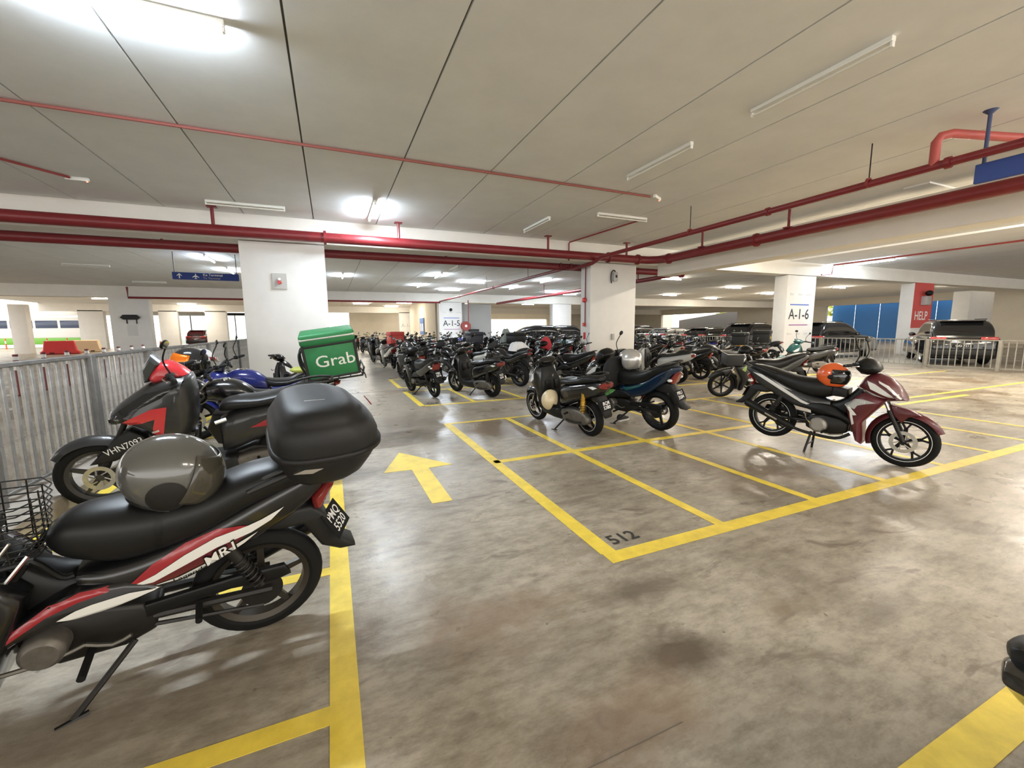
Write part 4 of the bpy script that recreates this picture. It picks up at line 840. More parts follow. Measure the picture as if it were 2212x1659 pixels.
# seat strap, top box, inner basket
obj('seat_strap', join(*[decal([(.355, .60), (.345, .70), (.34, .80), (.315, .80), (.325, .70), (.33, .60)], bvh_of(([tuple(v.co) for v in A['seat'].data.vertices], [tuple(p.vertices) for p in A['seat'].data.polygons])), s, .003) for s in (-1, 1)], tube([(.33, .10, .822), (.33, .05, .838), (.33, -.05, .838), (.33, -.10, .822)], .006, 6)), BLK, rootA)
def topbox(root, x0, z0, label_plate=True, m=BLKM, k=1.0, tilt=0.0):
    """hard top case: tray, lid with raised panel, badges; returned as one part with sub-parts"""
    L, Wd = .45 * k, .29 * k
    def ring(z, ins, ftx=0.0, rx=0.0, nose=0.0):
        pts = []
        for (a, b) in superell(40, 1, 1, 3.6):
            x = x0 - L / 2 + a * (L / 2 - ins) - rx * max(-a, 0) + ftx * max(a, 0); y = b * (Wd - ins * .9) * (1 - nose * max(-a, 0) ** 2)
            pts.append((x, y, z))
        return pts
    def stack(rs):
        V = [p for q in rs for p in q]; n = 40; F = []
        for i in range(len(rs) - 1):
            for j in range(n): F.append((i * n + j, i * n + (j + 1) % n, (i + 1) * n + (j + 1) % n, (i + 1) * n + j))
        F.append(tuple(reversed(range(n)))); F.append(tuple((len(rs) - 1) * n + j for j in range(n))); return V, F
    tray = stack([ring(z0, .075 * k, 0, -.02, .25), ring(z0 + .02 * k, .055 * k, 0, 0, .25), ring(z0 + .07 * k, .03 * k, 0, .01, .25), ring(z0 + .115 * k, .014 * k, 0, .02, .25), ring(z0 + .122 * k, .014 * k, 0, .02, .25)])
    o = obj('top_box', tray, m, root, 50, 'hard black top box' if m is BLKM else None)
    obj('box_seam', stack([ring(z0 + .120 * k, .006 * k, 0, .022, .25), ring(z0 + .126 * k, .0, 0, .025, .25), ring(z0 + .142 * k, .0, 0, .025, .25), ring(z0 + .148 * k, .006 * k, 0, .02, .25)]), m, o, 50)
    obj('box_lid', stack([ring(z0 + .145 * k, .010 * k, 0, .02, .25), ring(z0 + .19 * k, .007 * k, 0, .015, .25), ring(z0 + .235 * k, .012 * k, 0, 0, .25), ring(z0 + .265 * k, .03 * k, 0, -.01, .25), ring(z0 + .268 * k, .034 * k, 0, -.01, .25), ring(z0 + .285 * k, .042 * k, 0, -.02, .25), ring(z0 + .315 * k, .062 * k, 0, -.03, .25), ring(z0 + .330 * k, .09 * k, 0, -.04, .25), ring(z0 + .336 * k, .14 * k, 0, -.05, .2)]), m, o, 50)
    for s in (-1, 1): obj('side_badge', prism([(x0 - .08, z0 + .088 * k), (x0 - .125, z0 + .10 * k), (x0 - .20, z0 + .094 * k), (x0 - .155, z0 + .078 * k)], s * (Wd - .028) - .008, s * (Wd - .028) + .008), CHR, o)
    obj('lid_badge', place(bevel(box(-.045, .045, -.012, .012, -.002, .004), .002, 1), (x0 - .20, .10, z0 + .331 * k), (-.985, 0, .0), (0, -.97, .2)), ALU, o)
    obj('lid_mark', place(bevel(box(-.05, .05, -.012, .012, -.002, .004), .002, 1), (x0 - L + .02, 0.02, z0 + .29 * k), (0, -1, 0), (.55, 0, .83)), REDLENS, o)
    return o
drop(rootA, 'turn_signal', 'mirror', 'number_plate')
plate(rootA, (-.355, .015, .535), (-.74, .36, .57), ('PMQ', '5520'), .19, .15, .066)
for c in rootA.children:
    if c.name.split('.')[0] in ('handlebar', 'handlebar_cowl'): c.location.x += .2
tb = topbox(rootA, -.07, .862, k=1.05)
obj('box_carrier', join(tube([(-.02, .10, .86), (-.16, .10, .905), (-.34, .10, .905)], .012, 8), tube([(-.02, -.10, .86), (-.16, -.10, .905), (-.34, -.10, .905)], .012, 8), box(-.34, -.16, -.12, .12, .895, .91)), STEELD, rootA)
b = []
for i in range(9):
    z = .70 + .028 * i; e = .004 * i
    b.append(tube([(.70, .10 + e, z), (.685 - e, .06, z), (.685 - e, -.06, z), (.70, -.10 - e, z), (.93, -.12 - e, z), (.93, .12 + e, z)], .0028, 5, closed=True))
for (x, y) in ((.69, .05), (.685, 0), (.69, -.05), (.75, .108), (.82, .113), (.88, .118), (.75, -.108), (.82, -.113), (.88, -.118)): b.append(tube([(x, y, .70), (x - .01, y * 1.15, .93)], .0028, 5))
for i in range(10): x = .70 + .024 * i; b.append(tube([(x, -.11, .70), (x, .11, .70)], .0022, 4))
for i in range(9): y = -.10 + .025 * i; b.append(tube([(.69, y, .70), (.93, y, .70)], .0022, 4))
bk = obj('wire_basket', join(*b), mat('basket_wire', (.025, .023, .02), .4, metal=.4), rootA)
obj('basket_bracket', join(tube([(.82, .10, .55), (.735, .10, .66), (.70, .10, .70), (.645, .08, .595), (.61, .07, .585)], .012, 8, 3), tube([(.82, -.10, .55), (.735, -.10, .66), (.70, -.10, .70), (.645, -.08, .595), (.61, -.07, .585)], .012, 8, 3), tube([(.705, .10, .695), (.93, .12, .69)], .012, 8)), BLK, bk)
obj('basket_stay', join(tube([(.70, .112, .73), (.80, .13, .60)], .007, 6), tube([(.73, .128, .80), (.86, .14, .62)], .005, 6)), CHR, bk)
HG = mat('helmet_grey_gloss', (.10, .098, .088), .14, coat=.8)
hA = helmet((0, 0, 0), (0, 0, 0), 'glossy dark grey open face helmet resting on the near motorcycle seat', HG, None, True, r=.158)
mA = Matrix.Translation((-.395, 2.33, 0)) @ Matrix.Rotation(R(189), 4, 'Z') @ Matrix.Rotation(-R(9), 4, 'X')
hA.matrix_world = mA @ Matrix.Translation((.285, .03, .915)) @ Matrix.Rotation(R(184), 4, 'Z') @ Matrix.Rotation(R(27), 4, 'Y')
def cap_patch(r, k, th0, th1, a0, a1, p=16, q=10, round_=False):
    V, F = [], []
    for i in range(q + 1):
        for j in range(p + 1):
            u, v = j / p * 2 - 1, i / q * 2 - 1
            if round_: u2, v2 = u * math.sqrt(max(0, 1 - v * v / 2)), v * math.sqrt(max(0, 1 - u * u / 2))
            else: u2, v2 = u, v
            th = (th0 + th1) / 2 + (th1 - th0) / 2 * v2; a = (a0 + a1) / 2 + (a1 - a0) / 2 * u2
            V.append((r * 1.13 * k * sin(th) * cos(a), r * .93 * k * sin(th) * sin(a), r * 1.02 * k * cos(th) + r * .15))
    for i in range(q):
        for j in range(p): F.append((i * (p + 1) + j, (i + 1) * (p + 1) + j, (i + 1) * (p + 1) + j + 1, i * (p + 1) + j + 1))
    return V, F
o = obj('visor', cap_patch(.158, 1.045, .72, 2.02, -1.28, 1.28, 24, 14), mat('smoke_brown_visor', (.075, .068, .05), .10, coat=.6, alpha=.72), hA, 60); md = o.modifiers.new('s', 'SOLIDIFY'); md.thickness = .003
for s in (-1, 1): obj('ear_cover', cap_patch(.158, 1.02, 1.45, 2.45, s * 1.55 - .40, s * 1.55 + .40, 14, 12, True), mat('pad_black', (.010, .009, .0085), .6), hA, 60)
# ---------------------------------------------------------------- red and black maxi scooter behind it
rootB, B = bike('s', (-.43, 4.70, 0), 184, 9, scale=1.06, label= 'black and red sporty scooter parked nose to the railing', wb=1.35, r=.29, rw=.13, body=P_DGREY, front=P_DGREY, lines=('VHN', '7093'), tall=1.07, mrim=mat('yellow_rim', (.035, .033, .03), .4), only_mirror=1)
drop(rootB, 'front_apron', 'headlight', 'inner_panel', 'handlebar_cowl')
fa = pillow([(.70, .62), (.66, .86), (.67, 1.05), (.71, 1.10), (.84, 1.09), (.97, 1.02), (1.16, .875), (1.225, .795), (1.215, .725), (1.13, .73), (1.0, .66), (.90, .56), (.82, .50)], .215, .35, .085, 2)
sB = obj('front_fairing', fa, P_DGREY, rootB, 50); bvB = bvh_of(fa)
for s in (-1, 1):
    obj('red_flash', decal([(1.15, .745), (1.09, .79), (.927, .868), (.829, .878), (.84, .83), (.90, .79), (.98, .765), (1.08, .74)], bvB, s, .005), P_BRIGHT, sB)
    obj('red_flash', decal([(.829, .878), (.90, .86), (.915, .78), (.955, .635), (.885, .60)], bvB, s, .006), P_BRIGHT, sB)
    obj('white_flash', decal([(.955, .655), (.895, .685), (.90, .70), (.955, .672)], bvB, s, .008), P_WHITE, sB)
    obj('headlight', decal([(1.215, .80), (1.205, .75), (1.18, .745), (1.19, .80)], bvB, s, .006), CLEARLENS, sB)
    obj('dark_blade', decal([(1.19, .815), (1.10, .885), (.96, .985), (.75, 1.04), (.86, .95), (1.0, .88), (1.14, .79)], bvB, s, .004), P_BLACK, sB)
for c in rootB.children:
    if c.name.split('.')[0] == 'fork_leg': c.scale.y = .62
obj('lower_shield', pillow([(.72, .30), (.68, .62), (.90, .66), (1.0, .66), (.97, .48), (.90, .32)], .17, .7, .04, 1), BLKG, rootB, 50)
obj('red_cowl', pillow([(.69, 1.10), (.79, 1.19), (.86, 1.20), (.93, 1.13), (.95, 1.06), (.90, 1.03), (.75, 1.06)], .12, .35, .04, 2), P_BRIGHT, rootB, 50)
obj('windscreen', pillow([(.86, 1.19), (.915, 1.26), (.985, 1.15), (.98, 1.04), (.94, 1.05)], .10, .5, .02, 1), mat('smoke_screen', (.045, .05, .05), .25), rootB, 50)
obj('fender_beak', pillow([(1.395, .40), (1.20, .62), (1.12, .665), (1.03, .60), (1.02, .50), (1.24, .415)], .082, .8, .02, 0), BLKM, rootB, 50)
obj('lettering', place(text('VHN7093', .07, .004, .92), (1.165, .0835, .535), (-cos(R(21)), 0, sin(R(21))), (sin(R(21)), 0, cos(R(21)))), WHITE, rootB)
bvb = bvh_of(B['body_s'])
for s in (1, -1):
    obj('red_flash', decal([(.30, .625), (.17, .63), (-.02, .72), (-.20, .80), (-.02, .775), (.15, .70)], bvb, s, .005), P_RED, rootB); obj('white_flash', decal([(.17, .628), (.02, .60), (-.10, .68), (-.02, .715)], bvb, s, .006), P_CREAM, rootB)
    obj('lettering', decal_text('YAMAHA', .03, .02, .66, R(24) if s > 0 else R(-24), bvb, s, .009, .004), BLK, rootB)
obj('white_peg', tube([(.46, .17, .72), (.54, .185, .70)], .016, 8), CHR, rootB)
# ---------------------------------------------------------------- black naked motorcycle with the green delivery bag
rootC, C_ = bike('n', (-.38, 5.62, 0), 181, 7, 'black naked motorcycle with a rack carrying the green delivery bag', body=P_BLACK, lines=('WRC', '904'), screen=False, bar_half=.37, bar_z=1.06, mirrors=True)
obj('rear_rack', join(tube([(.02, .17, .925), (-.30, .20, .955), (-.70, .22, 1.005), (-.70, -.22, 1.005), (-.30, -.20, .955), (.02, -.17, .925)], .011, 8), *[tube([(x, -.19, .925 - x * .11), (x, .19, .925 - x * .11)], .009, 6) for x in (-.05, -.18, -.31, -.44, -.57)], tube([(-.20, .13, .86), (-.30, .2, .96)], .01, 6), tube([(-.20, -.13, .86), (-.30, -.2, .96)], .01, 6), tube([(-.70, .22, 1.005), (-.72, .22, 1.10), (-.72, -.22, 1.10), (-.70, -.22, 1.005)], .011, 8)), STEELD, rootC)
obj('brake_hose', tube([(.78, .30, 1.07), (.86, .22, .98), (.95, .12, .88)], .006, 6, 3), ALU, rootC)
GREEN = mat('delivery_green', (.018, .19, .06), .55, var=.12, scale=6, bump=.12); GREEND = mat('bag_trim_black', (.016, .016, .016), .7); REFL = mat('reflective_silver', (.5, .5, .48), .35, metal=.5)
t = empty('delivery_bag', (0, 0, 0), 0, 'big green insulated delivery bag with white lettering on the motorcycle rack', 'bag')
t.matrix_world = Matrix.Translation((-.38, 5.62, 0)) @ Matrix.Rotation(R(181), 4, 'Z') @ Matrix.Rotation(-R(7), 4, 'X') @ Matrix.Translation((-.40, 0, .995)) @ Matrix.Rotation(R(8), 4, 'Y')
obj('bag_body', bevel(box(-.28, .28, -.235, .235, .0, .43), .022, 3), GREEN, t, 40)
obj('bag_lid', bevel(box(-.295, .295, -.25, .25, .40, .53), .028, 3), GREEN, t, 40)
obj('reflective_band', bevel(box(-.297, .297, -.253, .253, .445, .50), .026, 2), REFL, t)
obj('zip_band', bevel(box(-.287, .287, -.243, .243, .372, .405), .02, 2), GREEND, t)
for (x, y) in ((-.28, -.235), (.28, -.235), (-.28, .235), (.28, .235)): obj('corner_trim', cyl((x * .985, y * .98, .01), (x * .985, y * .98, .40), .016, 8), GREEND, t)
for y in (-.238, .238): obj('bottom_trim', bevel(box(-.28, .28, y - .006, y + .006, .0, .025), .003, 1), GREEND, t)
for s in (-1, 1): obj('side_strap', tube([(.285, s * .12, .36), (.33, s * .12, .30), (.335, s * .12, .18), (.29, s * .12, .04)], .014, 8, 4), GREEND, t)
obj('buckle_tail', join(tube([(-.30, .15, .03), (-.33, .16, -.03), (-.335, .16, -.09)], .007, 6, 2), tube([(-.30, .10, .03), (-.325, .10, -.05)], .007, 6, 2)), GREEND, t)
LET = mat('logo_white', (.80, .82, .78), .5)
for s in (1, -1): obj('lettering', place(text('Grab', .19, .004, 1.12), (-.04, s * .2375, .20), (-s, 0, 0), (0, 0, 1)), LET, t)
hC = helmet((0, 0, 0), (0, 0, 0), 'black full face helmet with an orange mirrored visor on the naked motorcycle tank', mat('helmet_black_gloss', (.012, .012, .014), .1, coat=.8), mat('orange_mirror_visor', (.95, .22, .02), .16, metal=.55, emit=None), True, r=.155)
hC.matrix_world = Matrix.Translation((-.38, 5.62, 0)) @ Matrix.Rotation(R(181), 4, 'Z') @ Matrix.Rotation(-R(7), 4, 'X') @ Matrix.Translation((1.0, .06, 1.17)) @ Matrix.Rotation(R(22), 4, 'Z') @ Matrix.Rotation(R(-14), 4, 'Y')
# ---------------------------------------------------------------- blue faired motorcycle and the one behind it
rootD, Dd = bike('n', (-.42, 6.95, 0), 178, 8, 'deep blue faired motorcycle close to the left column', body=P_BLUE, fairing=P_BLUE, lines=('BMD', '25'), bar_half=.36, bar_z=1.10)
obj('white_flash', decal([(.72, .70), (.86, .76), (.98, .68), (.90, .58), (.78, .60)], bvh_of(Dd['fair_s']), 1, .005), P_SIL, rootD)
obj('lime_pouch', ball((.02, .06, .96), .12, .07, .045), mat('lime_pouch', (.45, .48, .10), .5), rootD)
rootE, Ee = bike('s', (-1.75, 8.6, 0), 5, 7, 'scooter with a white top box facing away from the railing', body=P_BLACK, lines=('WA', '7'), mirrors=False)
tbx = topbox(rootE, -.12, .92, m=mat('box_white', (.75, .74, .72), .35), k=.85)
obj('red_reflector', bevel(box(-.52, -.06, -.262, .262, 1.0, 1.06), .03, 2), REDLENS, tbx)
# ---------------------------------------------------------------- bikes in the marked bays
rootF, Fb = bike('s', (3.28, 4.85, 0), 98, 8, 'black scooter with a gold rear shock standing in the first bays', body=P_BLACK, stripe=WHITE, shock_m=mat('gold_spring', (.55, .36, .08), .3, metal=.8), shock_b=mat('gold_body', (.75, .48, .10), .25, metal=.9), lines=('BQR', '5380'), mirrors=False)
mF = Matrix.Translation((3.28, 4.85, 0)) @ Matrix.Rotation(R(98), 4, 'Z') @ Matrix.Rotation(-R(8), 4, 'X')
hF = helmet((0, 0, 0), (0, 0, 0), 'cream half helmet hanging at the side of the gold shock scooter', mat('helmet_cream', (.64, .52, .33), .3, coat=.4), None, True, half=True, r=.135); zF = Vector((-.97, -.08, .2)).normalized(); xF = Vector((.3, -.1, -.95)); xF = (xF - zF * xF.dot(zF)).normalized(); yF = zF.cross(xF)
hF.matrix_world = Matrix.Translation(mF @ Vector((.52, .23, .50))) @ Matrix((xF, yF, zF)).transposed().to_4x4()
rootG, Gb = bike('u', (4.40, 4.70, 0), 103, 9, 'black and blue green underbone motorcycle beside the gold shock scooter', body=P_DBLUE, front=P_BLACK, wb=1.29, r=.285, rw=.135, fw_=.10, monoshock=True, tail_up=.06, lines=('PRU', '3584'), scale=1.06, style='three', only_mirror=-1)
bvG = bvh_of(Gb['tail_s'])
for s in (1, -1): obj('green_flash', decal([(.50, .60), (.40, .61), (.20, .66), (.06, .715), (.20, .63), (.42, .56)], bvG, s, .004), P_TEAL, Gb['tail']); obj('green_flash', decal([(.86, .50), (.72, .545), (.60, .555), (.66, .50), (.78, .44)], bvh_of(Gb['low_s']), s, .004), P_GREEN, Gb['low'])
mG = Matrix.Translation((4.40, 4.70, 0)) @ Matrix.Rotation(R(103), 4, 'Z') @ Matrix.Rotation(-R(9), 4, 'X') @ Matrix.Scale(1.06, 4)
hG = helmet((0, 0, 0), (0, 0, 0), 'silver helmet resting on the blue green motorcycle seat', mat('helmet_silver', (.52, .51, .49), .22, metal=.5, coat=.6), None, True, r=.155); hG.matrix_world = mG @ Matrix.Translation((.45, -.02, .945)) @ Matrix.Rotation(R(20), 4, 'Z')
tag(obj('jacket', zs([(-.03, 1.00, .90, .10), (.0, 1.06, .72, .20), (.06, 1.08, .62, .23), (.13, 1.05, .66, .20), (.17, .98, .8, .10)], 2.2), mat('black_cloth', (.012, .012, .012), .9, bump=.6, scale=22)), 'black jacket draped over the handlebar of the blue green motorcycle', 'jacket').matrix_world = mG @ Matrix.Translation((.60, .06, -.06))
# shoe beside that bike
t = empty('shoe', (4.28, 5.42, 0), R(20), 'black sneaker with a pale sole on the floor behind the blue green motorcycle wheel', 'shoe')
obj('sole', zs([(-.14, .035, .0, .03), (-.12, .038, 0, .042), (0, .03, 0, .038), (.10, .03, 0, .048), (.15, .035, .005, .03)], 3.5), mat('sole_white', (.6, .58, .53), .6), t, 50); obj('upper', zs([(-.135, .11, .025, .03), (-.09, .125, .03, .04), (-.02, .11, .03, .04), (.06, .08, .03, .044), (.13, .06, .03, .03), (.145, .05, .03, .015)], 2.4), mat('shoe_black', (.02, .02, .02), .8), t, 60); obj('laces', join(*[tube([(x, -.025, z), (x, .025, z)], .004, 5) for x, z in ((.0, .108), (.025, .10), (.05, .09))]), WHITE, t)
# red bike on its centre stand
ra = Vector((5.168, 3.547, .37)); f3 = (Vector((5.528, 2.335, .28)) - ra).normalized(); l3 = Vector((0, 0, 1)).cross(f3).normalized(); u3 = f3.cross(l3); o3 = ra - u3 * .28
rootH, Hb = bike('u', tuple(o3), math.degrees(math.atan2(f3.y, f3.x)), 0, 'maroon and white underbone motorcycle on its centre stand at the right', pitch=4.07, body=P_DGREY, front=P_MAROON, wb=1.267, style='y', disc=.115, stripe=WHITE, stand='centre', lines=('AHB', '603'), fender=P_MAROON, low=BLK, cover_r=mat('cover_grey', (.33, .31, .28), .5, metal=.5), mirrors=True)
bvH = bvh_of(Hb['tail_s']); bvN = bvh_of(Hb['nose_s']); bvS = bvh_of(Hb['shield_s']); k = .027
for s in (-1, 1):
    obj('white_flash', decal([(-.27, .81), (-.15, .795), (.09, .685), (.32, .565), (.50, .50), (.52, .488), (.33, .528), (.10, .635), (-.15, .755)], bvH, s, .004), P_WHITE, Hb['tail'])
    obj('white_flash', decal([(-.03, .755), (.10, .70), (.22, .65), (.12, .672)], bvH, s, .006), P_SIL, Hb['tail'])
    obj('white_flash', decal([(.80, .81), (.87, .79), (.99, .745), (1.07, .72), (.98, .728), (.88, .75), (.83, .775)], bvN, s, .005), P_WHITE, Hb['nose'])
    obj('white_flash', decal([(.99, .90), (1.08, .855), (1.20, .735), (1.185, .73), (1.07, .83), (1.0, .875)], bvN, s, .005), P_WHITE, Hb['nose'])
    obj('silver_flash', decal([(.74, .595), (.83, .675), (.90, .68), (1.01, .66), (.93, .635), (.86, .605), (.84, .56)], bvS, s, .005), P_SIL, Hb['shield'])
    obj('white_flash', decal([(.74, .59), (.78, .60), (.87, .50), (.84, .49)], bvS, s, .006), P_WHITE, Hb['shield']); obj('white_flash', decal([(.80, .54), (.83, .50), (.86, .40), (.84, .38), (.815, .47)], bvS, s, .006), P_WHITE, Hb['shield'])
    obj('lettering', decal_text('115', .03, .90, .648, 0, bvS, s, .008, .006), WHITE, Hb['shield'])
mH = Matrix.Translation(o3) @ Matrix.Rotation(math.atan2(f3.y, f3.x), 4, 'Z') @ Matrix.Rotation(R(4.07), 4, 'Y')
obj('front_basket_plate', bevel(box(.60, .74, -.12, .12, .66, .76), .012, 2), BLK, rootH)
HO = mat('helmet_orange', (.80, .13, .025), .25, coat=.5)
hH = helmet((0, 0, 0), (0, 0, 0), 'orange and black helmet lying at the front of the maroon motorcycle seat', HO, mat('visor_black', (.01, .01, .01), .08, coat=.7), True, r=.145); hH.matrix_world = mH @ Matrix.Translation((.57, -.04, .86)) @ Matrix.Rotation(R(-14), 4, 'Z')
# green trimmed bike behind it, teal scooter in front of the A-1-6 column
rootI, Ib = bike('u', (8.77, 5.81, 0), 150, 8, 'black underbone motorcycle with lime stripes and a front basket', body=P_DGREY, wb=1.28, tail_up=.05, style='six', lines=('PKD', '38'), front=P_DGREY, fender=P_DGREY)
bvI = bvh_of(Ib['tail_s'])
for s in (1, -1): obj('lime_stripe', decal([(.45, .57), (.2, .64), (-.05, .735), (.22, .625)], bvI, s, .004), P_LIME, Ib['tail']); obj('lime_stripe', decal([(.85, .30), (.79, .42), (.70, .48), (.80, .40)], bvh_of(Ib['low_s']), s, .005), P_LIME, Ib['low']); obj('lime_stripe', decal([(.90, .60), (.86, .70), (.92, .72), (.97, .64)], bvh_of(Ib['shield_s']), s, .005), P_LIME, Ib['shield'])
bk = obj('front_basket', bevel(box(.95, 1.28, -.20, .20, .72, .97), .03, 2), mat('basket_black', (.02, .02, .02), .6), rootI, 40); obj('basket_rim', tube([(.94, .21, .97), (1.29, .21, .97), (1.29, -.21, .97), (.94, -.21, .97)], .008, 6, closed=True), CHR, bk)
rootJ, Jb = bike('s', (14.5, 8.5, 0), 160, 7, 'teal scooter in front of the A-1-6 column', body=P_BLACK, front=P_TEAL, lines=('KEL', '2'), style='five')

rootK, Kb = bike('u', (1.62, .165, 0), -15, 6, scale=.86, label= 'black motorcycle at the right edge with only its rounded tail showing', lines=('WQS', '81'), mirrors=False)
drop(rootK, 'grab_rail', 'tail_light', 'turn_signal', 'rear_fender', 'number_plate')
# ================================================================ further motorcycles
rootL, Lb = bike('u', (2.07, 9.18, 0), 104, 8, 'black underbone motorcycle with a front basket and helmet in the second bay row', lines=('VBK', '3076'), style='six', mirrors=True, body=P_BLACK)
for s in (1, -1): signal(rootL, (-.27, s * .09, .74), s, CLEARLENS, .06)
bk = obj('front_basket', bevel(box(.95, 1.27, -.19, .19, .70, .96), .03, 2), MATS['basket_black'], rootL); obj('basket_rim', tube([(.94, .20, .96), (1.28, .20, .96), (1.28, -.20, .96), (.94, -.20, .96)], .008, 6, closed=True), CHR, bk)
hL = helmet((0, 0, 0), (0, 0, 0), 'dark glossy helmet in the basket of the second row underbone', mat('helmet_dark', (.02, .02, .019), .15, coat=.6), GLASSD, True, r=.15); hL.matrix_world = rootL.matrix_basis @ Matrix.Translation((1.08, .0, 1.06)) @ Matrix.Rotation(R(200), 4, 'Z')
rootM, Mb = bike('s', (3.25, 8.66, 0), 112, 9, 'black scooter with a silver muffler in the second bay row', lines=('VLD', '3541'), body=P_BLACK, rw=.14, mirrors=True, muff=ALU)
rootN, Nb = bike('n', (5.3, 11.55, 0), 118, 8, 'black sport motorcycle under a white plastic sheet before the centre column', lines=('JTN', '19'), mirrors=True)
bpy.context.view_layer.update()
PAINTED = {'rear_body', 'front_apron', 'side_cover', 'front_cowl', 'leg_shield', 'lower_cowl', 'fuel_tank', 'tail_cowl', 'headlamp_cowl', 'front_fender', 'fender_blade'}
PROTO = {'u': (rootF.__class__ and rootA, None)}
def recolour(root, m, some=None):
    for c in root.children:
        if c.name.split('.')[0] in (some or PAINTED): c.material_slots[0].link = 'OBJECT'; c.material_slots[0].material = m
# plain prototypes: copies of the second-row bikes without their extras
SKIP = {'front_basket', 'turn_signal'}
def clone(src, loc, heading, lean, label, m=None, group='motorcycles packed behind the marked bays', scale=1.0, some=None):
    c = src.copy(); COL.objects.link(c)
    for ch in src.children:
        n = ch.name.split('.')[0]
        if n in SKIP: continue
        d = ch.copy(); COL.objects.link(d); d.parent = c
        for g in ch.children: e = g.copy(); COL.objects.link(e); e.parent = d
    c.location = loc; c.rotation_euler = (-R(lean), 0, R(heading)); c.scale = (scale,) * 3; tag(c, label, src['category'], group)
    if m: recolour(c, m, some)
    return c
SRC = {'u': rootL, 's': rootM, 'n': rootN}; KIND = {'u': 'underbone motorcycle', 's': 'scooter', 'n': 'sport motorcycle'}
CN = {'black': P_BLACK, 'charcoal': P_DGREY, 'white': P_CREAM, 'blue': P_BLUE, 'red': P_RED, 'silver': P_SIL, 'teal': P_TEAL, 'grey': P_GREY}
ONE = {}
def one_mesh(kind, col):
    """whole bike in one mesh for the far rows"""
    if (kind, col) in ONE: return ONE[(kind, col)]
    V, F, mi, mats = [], [], [], []
    def add(o, mw, painted):
        me = o.data; b = len(V); V.extend(tuple(mw @ v.co) for v in me.vertices)
        m = CN[col] if painted else me.materials[0]
        if m not in mats: mats.append(m)
        k = mats.index(m)
        for p in me.polygons: F.append(tuple(b + i for i in p.vertices)); mi.append(k)
    src = SRC[kind]
    for ch in src.children:
        n = ch.name.split('.')[0]
        if n in SKIP or n in ('chain', 'swingarm', 'gear_lever', 'brake_pedal', 'kick_starter', 'engine'): continue
        add(ch, ch.matrix_local, n in PAINTED)
        for g in ch.children:
            if g.name.split('.')[0] not in ('lettering', 'spring', 'lever', 'stanchion', 'brake_disc'): add(g, ch.matrix_local @ g.matrix_local, False)
    me = bpy.data.meshes.new('far_' + kind); me.from_pydata(V, [], F)
    for m in mats: me.materials.append(m)
    me.polygons.foreach_set('material_index', mi); me.shade_smooth(); me.set_sharp_from_angle(angle=R(40)); ONE[(kind, col)] = me
    return me
def far(kind, col, loc, heading, lean, label, group):
    o = bpy.data.objects.new({'u': 'underbone_motorcycle', 's': 'scooter', 'n': 'sport_motorcycle'}[kind], one_mesh(kind, col)); COL.objects.link(o)
    o.location = loc; o.rotation_euler = (-R(lean), 0, R(heading)); return tag(o, label, 'scooter' if kind == 's' else 'motorcycle', group)
rnd = random.Random(11)
# rest of the second and third bay rows, one by one
for (kind, x, y, h, col, txt) in (
    ('s', 8.55, 8.55, 118, 'silver', 'black and silver scooter behind the centre column on its right'),
    ('u', 9.75, 8.9, 112, 'black', 'black underbone two bays right of the centre column'),
    ('n', 10.9, 8.7, 115, 'charcoal', 'charcoal motorcycle three bays right of the centre column'),
    ('s', 12.2, 9.2, 110, 'black', 'black scooter between the centre column and the A-1-6 column'),
    ('u', 13.6, 9.95, 100, 'grey', 'grey underbone behind the teal scooter carrying a delivery case'),
    ('u', 2.3, 11.9, 105, 'black', 'black underbone in the third row behind the basket motorcycle'),
    ('n', 3.5, 11.7, 112, 'black', 'black sport motorcycle in the third bay row'),
    ('s', 4.35, 12.0, 110, 'white', 'white and black scooter in the third bay row'),
    ('u', 6.55, 11.2, 100, 'black', 'black underbone beside the left face of the centre column'),
    ('s', 7.2, 9.6, 125, 'black', 'black scooter just before the centre column'),
    ('u', 6.1, 9.3, 115, 'black', 'black underbone two bays left of the centre column'),
    ('n', 4.5, 9.9, 112, 'black', 'black sport motorcycle behind the silver muffler scooter'),
    ('n', 10.4, 11.4, 95, 'black', 'black sport motorcycle right behind the centre column'),
    ('s', 11.5, 11.7, 100, 'white', 'pale scooter in the third row right of the centre column'),
    ('u', 12.6, 11.5, 95, 'red', 'red underbone in the third row right of the centre column'),
    ('s', 13.7, 11.6, 92, 'black', 'black scooter in the third row nearest the A-1-6 column'),
    ('u', 14.9, 11.4, 88, 'charcoal', 'charcoal underbone in the third row beside the A-1-6 column'),
    ('n', 16.1, 11.2, 90, 'black', 'black motorcycle with a tall front in the row beside the A-1-6 column')):
    clone(SRC[kind], (x, y, 0), h, rnd.uniform(6, 9), txt, CN[col])
n_ = 0
